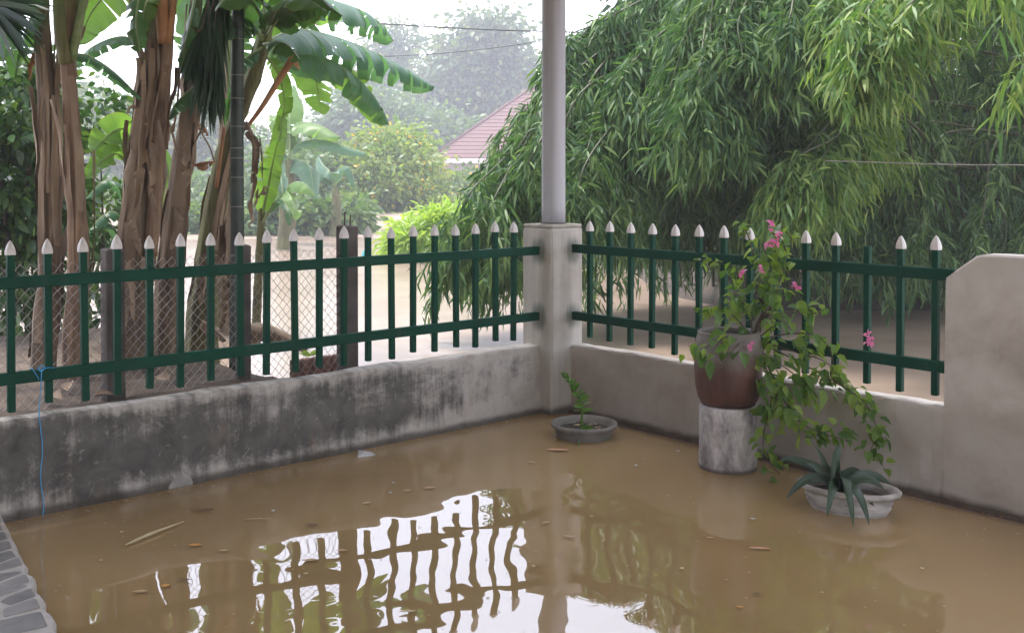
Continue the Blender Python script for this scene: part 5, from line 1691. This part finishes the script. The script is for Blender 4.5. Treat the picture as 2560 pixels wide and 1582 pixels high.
boug = thing('bougainvillea', pb + Z * 0.355, 'sprawling bougainvillea with a few pink flowers growing from the dark clay pot', 'bougainvillea')
BR = [
    ([(1880, 850, 5.36), (1872, 790, 5.34), (1882, 740, 5.32), (1898, 690, 5.30), (1880, 640, 5.30), (1866, 590, 5.3), (1850, 560, 5.3)], 64, 0.045, 0.0055),
    ([(1884, 850, 5.36), (1922, 770, 5.30), (1948, 690, 5.26), (1960, 640, 5.25), (1950, 600, 5.25), (1922, 578, 5.25)], 82, 0.045, 0.0065),
    ([(1890, 760, 5.33), (1925, 700, 5.27), (1915, 650, 5.25), (1900, 610, 5.25)], 48, 0.04, 0.004),
    ([(1880, 850, 5.36), (1832, 792, 5.30), (1792, 765, 5.26), (1742, 768, 5.22)], 26, 0.03, 0.004),
    ([(1880, 800, 5.34), (1848, 750, 5.3), (1830, 735, 5.26), (1812, 750, 5.24)], 30, 0.04, 0.004),
    ([(1866, 852, 5.34), (1815, 845, 5.22), (1770, 862, 5.14), (1748, 880, 5.12)], 30, 0.035, 0.004),
    ([(1866, 852, 5.34), (1840, 862, 5.18), (1812, 900, 5.10), (1790, 930, 5.10)], 17, 0.04, 0.004),
    ([(1890, 850, 5.36), (1960, 835, 5.28), (2020, 835, 5.2), (2062, 860, 5.14), (2078, 910, 5.1), (2064, 955, 5.1)], 52, 0.04, 0.005),
    ([(1890, 855, 5.36), (1975, 895, 5.22), (2075, 950, 5.1), (2150, 1000, 5.0), (2184, 1060, 4.96), (2178, 1110, 4.94)], 66, 0.035, 0.005),
    ([(2178, 1110, 4.94), (2168, 1140, 4.93), (2195, 1150, 4.9), (2206, 1172, 4.88)], 5, 0.015, 0.002),
    ([(1892, 862, 5.36), (1925, 980, 5.16), (1905, 1080, 5.1), (1908, 1140, 5.08), (1945, 1185, 5.06)], 56, 0.04, 0.004),
    ([(1895, 870, 5.36), (1950, 990, 5.12), (1998, 1055, 5.04), (2060, 1085, 5.0), (2128, 1104, 4.96)], 74, 0.04, 0.0045),
    ([(1890, 850, 5.36), (1985, 880, 5.2), (2060, 905, 5.12), (2112, 965, 5.06), (2160, 1010, 5.0)], 44, 0.035, 0.004),
    ([(1890, 845, 5.36), (1950, 800, 5.28), (2000, 775, 5.22), (2045, 790, 5.18)], 24, 0.04, 0.004),
    ([(1940, 720, 5.27), (1985, 740, 5.22), (2010, 765, 5.2), (2030, 790, 5.18)], 14, 0.03, 0.003),
    ([(1892, 865, 5.36), (1915, 930, 5.2), (1940, 970, 5.14), (1925, 1030, 5.1)], 60, 0.05, 0.004),
    ([(1900, 880, 5.36), (1960, 920, 5.2), (2010, 960, 5.14), (2040, 990, 5.1)], 56, 0.05, 0.004),
    ([(1800, 660, 5.26), (1760, 650, 5.22), (1722, 655, 5.2)], 8, 0.02, 0.002),
    ([(1850, 700, 5.3), (1825, 668, 5.27), (1800, 660, 5.26)], 8, 0.03, 0.003),
]
r3 = np.random.default_rng(17)
AB, AD, AL, FB, FD, FL = [], [], [], [], [], []
for pts, nl, sp, rad in BR:
    c = curve([P(*p) for p in pts], 22)
    part('branch', tube(c, np.linspace(rad, rad * 0.45, 22), 6), M['twig'], boug, smooth=True)
    T = unit(np.gradient(c, axis=0))
    for k in range(int(nl * 0.78)):
        f = r3.uniform(2, 20.9); i = int(f)
        p = c[i] + (c[i + 1] - c[i]) * (f - i) + r3.normal(0, sp * 0.8, 3)
        d = T[i] * 0.3 + r3.normal(0, 0.6, 3) + np.array([0, -0.25, -0.35])
        if r3.random() < (0.30 if p[2] > 0.9 else 0.10):
            FB.append(p); FD.append(d); FL.append(r3.uniform(0.045, 0.065))
        else:
            AB.append(p); AD.append(d); AL.append(r3.choice([r3.uniform(0.035, 0.06), r3.uniform(0.055, 0.085)]))
part('trunk', tube(curve([P(1878, 872, 5.36), P(1890, 820, 5.35), P(1905, 780, 5.33), P(1895, 740, 5.32)], 12), np.linspace(0.022, 0.010, 12), 8, True, 0.05), M['twig'], boug, smooth=True)
part('foliage', broad_leaves(np.array(AB), np.array(AD), np.array(AL), 5), M['boug'], boug, kind='stuff')
part('young_foliage', broad_leaves(np.array(FB), np.array(FD), np.array(FL), 6), M['boug_fresh'], boug, kind='stuff', label='fresh yellow green leaves')
for (fx, fy, s) in [(1926, 562, 3), (1944, 590, 2), (1920, 611, 3), (1936, 606, 2), (1850, 680, 2), (1984, 718, 3), (2166, 838, 2), (2170, 852, 3), (1868, 864, 2), (1900, 672, 1)]:
    q = P(fx, fy, 5.16 if fx < 2100 else 5.02)
    n_ = s * 3
    Bf = q + r3.normal(0, 0.008, (n_, 3))
    Df = unit(r3.normal(0, 1, (n_, 3)) + np.array([0, -0.5, 0]))
    part('flower', broad_leaves(Bf, Df, np.full(n_, 0.027), int(fx), 0.85), M['bloom_pink'], boug)

# ------------------------------------------------------------------ round bowl with a single upright plant
bc = P(1456, 1085, 6.02); bc[2] = 0
bowl = thing('plant_bowl', bc, 'shallow round grey bowl sitting in the water in front of the corner pillar', 'pot')
V, Fc = lathe([(0.10, -0.12), (0.150, -0.03), (0.168, 0.02), (0.176, 0.045), (0.186, 0.050), (0.196, 0.062), (0.196, 0.074), (0.188, 0.080), (0.176, 0.076), (0.166, 0.055), (0.150, 0.032)], 40, bc); Fc = Fc[:-1]
part('bowl', (V, Fc), M['pot_grey'], bowl, smooth=True)
part('soil', lathe([(0.158, 0.038), (0.09, 0.046), (0.03, 0.048)], 24, bc), M['mud'], bowl, smooth=True)
for i in range(26):
    a, r_ = r3.uniform(0, 6.28), 0.14 * math.sqrt(r3.random())
    q = bc + np.array([math.cos(a) * r_, math.sin(a) * r_, 0.050])
    dd = np.array([math.cos(a * 3), math.sin(a * 3), r3.uniform(-0.05, 0.3)]) * r3.uniform(0.01, 0.028)
    part('wood_chip', obox(q, dd, np.cross(dd, Z) * 0.35, Z * 0.003), M['bark' if i % 3 else 'straw'], bowl)
zp = thing('potted_plant', bc + Z * 0.045, 'upright green plant with paired glossy leaflets in the round bowl', 'plant')
stk = curve([bc + np.array([-0.02, -0.02, 0.03]), P(1450, 1010, 6.0), P(1432, 975, 6.0), P(1410, 940, 6.0)], 18)
part('stalk', tube(stk, np.linspace(0.008, 0.003, 18), 7), M['zz'], zp, smooth=True)
for i in range(4, 18):
    for sg in (-1, 1):
        f = (i - 4) / 13
        d = np.array([sg * (0.8 - 0.45 * f) - 0.25 * f, -0.35 + 0.2 * sg, 0.45 + 0.5 * f]) if i < 15 else np.array([sg * 0.3 - 0.5, -0.2, 0.9])
        part('leaflet', broad_leaves(stk[i][None] + r3.normal(0, 0.002, (1, 3)), d[None], np.array([0.075 - 0.02 * f]), i * 3 + sg, 0.42), M['zz'], zp)
for (x0, y0, x1, y1, l) in [(1448, 1088, 1425, 1075, 0.06), (1448, 1088, 1468, 1078, 0.06), (1445, 1085, 1440, 1100, 0.05), (1450, 1080, 1480, 1060, 0.09), (1446, 1090, 1430, 1088, 0.06), (1450, 1078, 1462, 1055, 0.07)]:
    a, b = P(x0, y0, 5.95), P(x1, y1, 5.93)
    part('leaflet', broad_leaves(a[None], unit(b - a)[None], np.array([l]), int(x1), 0.6), M['zz'], zp)
drp = curve([P(1444, 1092, 5.93), P(1442, 1105, 5.80), P(1444, 1122, 5.77), P(1446, 1140, 5.76)], 10)
part('drooping_shoot', tube(drp, 0.0035, 6), M['zz'], zp, smooth=True)
part('leaflet', broad_leaves(drp[4:5], np.array([[0.1, -0.3, -0.9]]), np.array([0.055]), 4, 0.6), M['boug_fresh'], zp)
part('leaflet', broad_leaves(drp[7:8], np.array([[-0.2, -0.2, -0.8]]), np.array([0.05]), 9, 0.5), M['zz'], zp)

# ------------------------------------------------------------------ oval white planter with strap-leaved plant
oc = P(2116, 1255, 4.66); oc[2] = 0
orot = math.atan2(W[1], W[0]) + 0.32
ov = thing('oval_planter', oc, 'weathered white oval planter standing in the water by the right wall', 'planter')
V, Fc = lathe([(0.13, -0.08), (0.165, -0.01), (0.180, 0.02), (0.188, 0.030), (0.186, 0.044), (0.196, 0.056), (0.193, 0.070), (0.208, 0.084), (0.228, 0.090), (0.232, 0.106), (0.222, 0.114), (0.205, 0.110), (0.190, 0.085), (0.175, 0.062)], 44, oc, 1.0, 0.62, orot); Fc = Fc[:-1]
part('bowl', (V, Fc), M['pot_white'], ov, smooth=True)
part('soil', lathe([(0.185, 0.070), (0.10, 0.078), (0.03, 0.080)], 24, oc, 1.0, 0.62, orot), M['mud'], ov, smooth=True)
ag = thing('strap_leaf_plant', oc + Z * 0.08, 'grey green plant with long drooping strap leaves in the white oval planter', 'plant')
AR = oc + np.array([-0.055, 0.01, 0.075])


def strap(root, a, tip, rise, wid, seed):
    r2 = np.random.default_rng(seed)
    m = a * 0.5 + tip * 0.5 + Z * rise
    t = np.linspace(0, 1, 12)[:, None]
    c = a * (1 - t) ** 2 + 2 * m * t * (1 - t) + tip * t ** 2
    T = unit(np.gradient(c, axis=0))
    S = unit(np.cross(T, np.array([0.25, -0.9, 0.55])))
    w = 1.15 * wid * np.sin(np.clip(0.22 + 0.78 * t[:, 0], 0, 1) * math.pi) ** 0.7 + 0.0015
    Nn = np.cross(S, T)
    V = []
    for i in range(12):
        V += [c[i] - S[i] * w[i] + Nn[i] * w[i] * 0.45, c[i], c[i] + S[i] * w[i] + Nn[i] * w[i] * 0.45]
    V = np.array(V)
    V = np.concatenate([V, V - np.array([0, 0, 0.003])])
    Fc = []
    for i in range(11):
        for k in range(2):
            Fc.append((i * 3 + k, i * 3 + k + 1, (i + 1) * 3 + k + 1, (i + 1) * 3 + k))
            o = 36
            Fc.append((o + i * 3 + k, o + (i + 1) * 3 + k, o + (i + 1) * 3 + k + 1, o + i * 3 + k + 1))
    part('leaf', (V, Fc), M['agave'], root, smooth=True)


for i, (tx, ty, td, ri, wd) in enumerate([(1962, 1243, 4.62, 0.16, 0.017), (1946, 1148, 4.9, 0.10, 0.020), (2000, 1150, 4.8, 0.06, 0.018), (2034, 1114, 4.8, 0.02, 0.012), (2095, 1112, 4.85, 0.10, 0.014), (2080, 1126, 4.75, 0.0, 0.016), (2092, 1150, 4.62, 0.0, 0.012), (2222, 1211, 4.72, 0.12, 0.021), (2204, 1220, 4.62, 0.11, 0.018), (2063, 1288, 4.36, 0.17, 0.019), (2128, 1312, 4.33, 0.19, 0.020), (2168, 1308, 4.36, 0.17, 0.022), (2118, 1248, 4.42, 0.16, 0.026), (2160, 1200, 4.8, 0.12, 0.02), (2030, 1200, 4.7, 0.07, 0.02), (2180, 1262, 4.5, 0.05, 0.014), (2040, 1170, 4.9, 0.08, 0.017)]):
    strap(ag, AR + r3.normal(0, 0.012, 3) * np.array([1, 1, 0.2]), P(tx, ty, td), ri, wd, i)
part('dead_leaf', broad_leaves((AR + np.array([-0.05, 0, 0.04]))[None], np.array([[0.9, -0.4, -0.2]]), np.array([0.09]), 3, 0.3), M['leaf_tan'], ag)
part('dead_leaf', broad_leaves((oc + np.array([0.03, -0.02, 0.085]))[None], np.array([[0.7, -0.6, -0.2]]), np.array([0.10]), 8, 0.3), M['straw'], ag)

# ------------------------------------------------------------------ things lying beyond the left fence
brk = thing('brick_planter', P(795, 905, 6.9) * np.array([1, 1, 0]), 'low reddish brick edging with a small seedling beside the dark concrete post', 'planter')
for i in range(5):
    q = P(735 + i * 27, 912 - i * 3.5, 6.9)
    part('brick', bevbox(q, U * 0.033, W * 0.03, Z * 0.035, 0.005), M['brick_edge'], brk)
    q2 = P(735 + i * 27, 938 - i * 3.5, 6.9)
    part('brick', bevbox(q2, U * 0.033, W * 0.03, Z * 0.033, 0.005), M['brick_edge'], brk)
sd = thing('seedling', P(772, 885, 6.95), 'small fresh green seedling beside the low brick edging', 'plant')
nb = 9
part('foliage', broad_leaves(np.repeat(P(772, 890, 6.95)[None], nb, 0), np.stack([np.cos(np.arange(nb) * 2.3), np.sin(np.arange(nb) * 2.3) * 0.5, np.full(nb, 0.5)], 1), np.full(nb, 0.09), 12, 0.4), M['boug_fresh'], sd)
lg = curve([P(600, 835, 7.3), P(660, 832, 7.3), P(720, 852, 7.25), P(760, 872, 7.2)], 14)
part('fallen_log', tube(lg, np.linspace(0.075, 0.03, 14), 10, True, 0.06), M['stem'], None, smooth=True, label='dark fallen banana stem lying on the bank behind the chain link', cat='log')
for i, (x, y, l) in enumerate([(268, 968, 0.10), (165, 984, 0.14), (300, 985, 0.10), (120, 1000, 0.16), (230, 1000, 0.12), (420, 955, 0.12)]):
    q = G(x, y, 0.36)
    q[2] = float(bank_z(np.array(q[0]), np.array(q[1]))) + 0.03
    a = i * 1.7
    o = part('fallen_leaf', broad_leaves(q[None], np.array([[math.cos(a), math.sin(a) * 0.4, 0.2]]), np.array([l]), 50 + i, 0.5, 0.3), M['dry2' if i == 0 else 'dry'], None)
    setp(o, ['bright orange dead leaf on the soil left of the thick banana stem', 'dry brown leaf curled on the soil at the second banana stem', 'dry brown leaf lying at the foot of the thick banana stem', 'large dry leaf on the soil behind the blue string', 'dry leaf on the soil between the second and the thick banana stem', 'dry leaf on the soil at the foot of the leaning banana stem'][i], 'dead leaf', 'dead leaves on the banana bank')

# ------------------------------------------------------------------ litter floating on the water
def floater(px, py, lpx, aspect, ang, mat, label, cat='leaf', name='floating_leaf', curl=0.25):
    q = G(px, py, 0.004)
    l = 1.3 * lpx * q[1] / F_PX
    n = 7
    V = []
    dx, dy = np.array([math.cos(ang), math.sin(ang), 0]), np.array([-math.sin(ang), math.cos(ang), 0])
    for i in range(n):
        t = i / (n - 1)
        w = l * aspect * 0.5 * math.sin(math.pi * min(0.97, max(0.03, t))) ** 0.8
        for s in (-1, 0, 1):
            V.append(q + dx * l * (t - 0.5) + dy * (s * w + 0.08 * l * math.sin(t * 3)) + Z * (0.002 + l * curl * (abs(s) * 0.10 + 0.35 * abs(t - 0.5) ** 2)))
    Fc = [(i * 3 + k, (i + 1) * 3 + k, (i + 1) * 3 + k + 1, i * 3 + k + 1) for i in range(n - 1) for k in range(2)]
    return part(name, (np.array(V), Fc), M[mat], None, at=q, label=label, cat=cat, group='leaves floating in the yard' if cat == 'leaf' else None)


floater(1390, 1126, 42, 0.28, -0.15, 'leaf_pink', 'pinkish dead leaf floating left of the round grey bowl')
floater(1325, 1156, 18, 0.4, -0.5, 'leaf_tan', 'small tan leaf floating in front of the corner pillar')
floater(483, 1364, 26, 0.5, 0.0, 'leaf_orange', 'orange leaf floating right of the pale straw stem')
floater(408, 1465, 18, 0.8, 0.4, 'leaf_orange', 'round bright orange leaf floating nearest the paving')
floater(345, 1480, 28, 0.45, 0.1, 'leaf_tan', 'tan leaf floating beside the round orange leaf')
floater(555, 1377, 20, 0.5, 0.1, 'leaf_tan', 'small tan leaf floating above the bright reflections at the left')
floater(1418, 1342, 26, 0.3, -0.4, 'leaf_tan', 'tan leaf floating just right of the reflected fence')
floater(1360, 1307, 20, 0.4, 0.7, 'leaf_tan', 'tan leaf floating above right of the reflected fence')
floater(1895, 1372, 42, 0.22, -0.15, 'leaf_pink', 'long pinkish leaf floating left of the oval planter')
floater(1771, 1344, 16, 0.4, 0.0, 'leaf_tan', 'tiny tan leaf floating in front of the concrete cylinder')
floater(1887, 1484, 16, 0.5, 0.2, 'leaf_brown', 'dark brown leaf floating at the lower right')
floater(1845, 1517, 15, 0.6, -0.2, 'leaf_orange', 'small orange leaf floating lowest at the right')
floater(638, 1300, 52, 0.08, 0.05, 'straw', 'thin pale straw floating below the mouldy wall')
floater(500, 1276, 44, 0.2, 0.1, 'leaf_brown', 'dim brown leaf floating below the middle of the mouldy wall')
floater(775, 1313, 26, 0.3, -0.2, 'leaf_brown', 'brown leaf floating left of the reflected fence')
floater(1070, 1220, 22, 0.5, 0.3, 'leaf_tan', 'tan leaf floating between the wall scrap and the reflected fence')
floater(1014, 1227, 18, 0.45, 0.2, 'leaf_tan', 'small tan leaf floating just left of its twin above the reflected fence')
floater(912, 1258, 18, 0.35, 0.3, 'straw', 'pale leaf floating alone under the mouldy wall')
floater(850, 1377, 22, 0.5, 0.0, 'leaf_tan', 'tan leaf floating beside the bright patch left of the reflection')
floater(770, 1402, 30, 0.4, 0.1, 'leaf_tan', 'broad tan leaf floating under the bright patch of reflected sky')
floater(1015, 1530, 34, 0.35, 0.1, 'straw', 'pale leaf floating low in the middle of the picture')
floater(1245, 1228, 22, 0.3, 0.2, 'leaf_brown', 'dark leaf floating at the top of the reflected fence')
floater(456, 1450, 30, 0.2, -0.2, 'leaf_brown', 'thin brown leaf floating right of the round orange leaf')
for i, (x, y) in enumerate([(979, 1207), (972, 1232), (679, 1277), (1878, 1296), (1690, 1127), (1585, 1163), (246, 1401), (760, 1434), (920, 1399), (1330, 1415), (1475, 1290), (1700, 1420), (2050, 1480), (2300, 1420), (1560, 1530), (1210, 1290), (580, 1535), (300, 1330)]):
    floater(x, y, 8 + (i * 5 % 4), 0.8, i * 0.9, 'foam' if i < 6 else ('straw' if i % 2 else 'leaf_tan'), 'pale speck of litter floating on the brown water', 'litter', 'floating_speck')['group'] = 'specks of litter on the yard water'
# straw stem with nodes
sa, sb = G(308, 1362, 0.008), G(455, 1303, 0.008)
part('straw_stem', tube(curve([sa, sa * 0.6 + sb * 0.4 + np.array([0, 0.004, 0.004]), sb], 14), np.array([2, 3, 4, 5, 5, 4.5, 5.5, 5, 4.5, 4, 3.5, 3, 2, 1.2]) * 0.0012, 6), M['straw'], None, smooth=True, label='long pale straw stem floating near the flagstones', cat='stem')
# folded pale scrap against the wall
q = G(911, 1140, 0.0)
V = np.array([q + U * a + W * b + Z * c for a, b, c in [(-0.055, 0.0, 0.004), (0.045, 0.02, 0.004), (0.055, -0.03, 0.008), (-0.02, -0.045, 0.03), (0.0, -0.01, 0.026), (-0.055, 0.0, 0.001), (0.045, 0.02, 0.001), (0.055, -0.03, 0.003), (-0.02, -0.045, 0.024)]])
part('pale_scrap', (V, [(0, 1, 4), (1, 2, 4), (2, 3, 4), (3, 0, 4), (0, 5, 6, 1), (1, 6, 7, 2), (2, 7, 8, 3), (3, 8, 5, 0), (5, 8, 7, 6)]), M['foam'], None, at=q, label='folded grey white scrap floating at the foot of the mouldy wall', cat='litter')
# litter on the outer water
q = G(912, 648, 0.0)
V, Fc = lathe([(0.09, 0.0), (0.10, 0.06), (0.07, 0.15), (0.035, 0.19), (0.03, 0.23)], 14, q)
part('teal_container', (V, Fc), M['teal'], None, at=q, smooth=True, label='small teal plastic container afloat beyond the left fence', cat='container')
floater(1070, 664, 14, 0.5, 0.4, 'leaf_orange', 'small orange scrap floating on the outer water beyond the left fence', 'litter', 'floating_scrap')

def flecks():
    r2 = np.random.default_rng(23)
    V, Fc = [], []
    for i in range(420):
        if i < 250:       # gathered along the two walls
            if i % 2: q = PC - U * r2.uniform(0.3, 3.6) + W * (0.06 + np.dot(A0 - PC, W)) + W * abs(r2.normal(0, 0.05))
            else: q = PC + W * r2.uniform(0.3, 3.4) - U * (0.05 - np.dot(B0 - PC, U)) - U * abs(r2.normal(0, 0.05))
        else:
            q = G(r2.uniform(120, 2540), r2.uniform(1080, 1580))
        l = r2.uniform(0.0015, 0.0045) * (2.2 if r2.random() < 0.08 else 1)
        a = r2.uniform(0, 6.28); k = len(V)
        for t in range(5):
            b = a + t * 1.2566
            rr_ = l * r2.uniform(0.6, 1.3)
            V.append((q[0] + math.cos(b) * rr_ * 1.6, q[1] + math.sin(b) * rr_, 0.0025))
        Fc.append(tuple(range(k, k + 5)))
    return np.array(V), Fc


part('floating_flecks', flecks(), M['leaf_tan'], None, at=(0, 0, 0), label='fine scum and plant flecks drifting on the yard water', cat='scum', kind='stuff')

# ------------------------------------------------------------------ haze
def haze_box():
    m, N, L, out = new_mat('haze_air')
    v = N.new('ShaderNodeVolumePrincipled')
    v.inputs['Color'].default_value = (0.86, 0.90, 1.0, 1)
    v.inputs['Density'].default_value = HAZE_DENSITY
    v.inputs['Anisotropy'].default_value = 0.0
    L.new(v.outputs[0], out.inputs['Volume'])
    part('haze', obox((0, 59.5, 10.4), (72, 0, 0), (0, 70, 0), (0, 0, 12.0)), m, None, at=(0, 59.5, 10.4), kind='stuff')


haze_box()
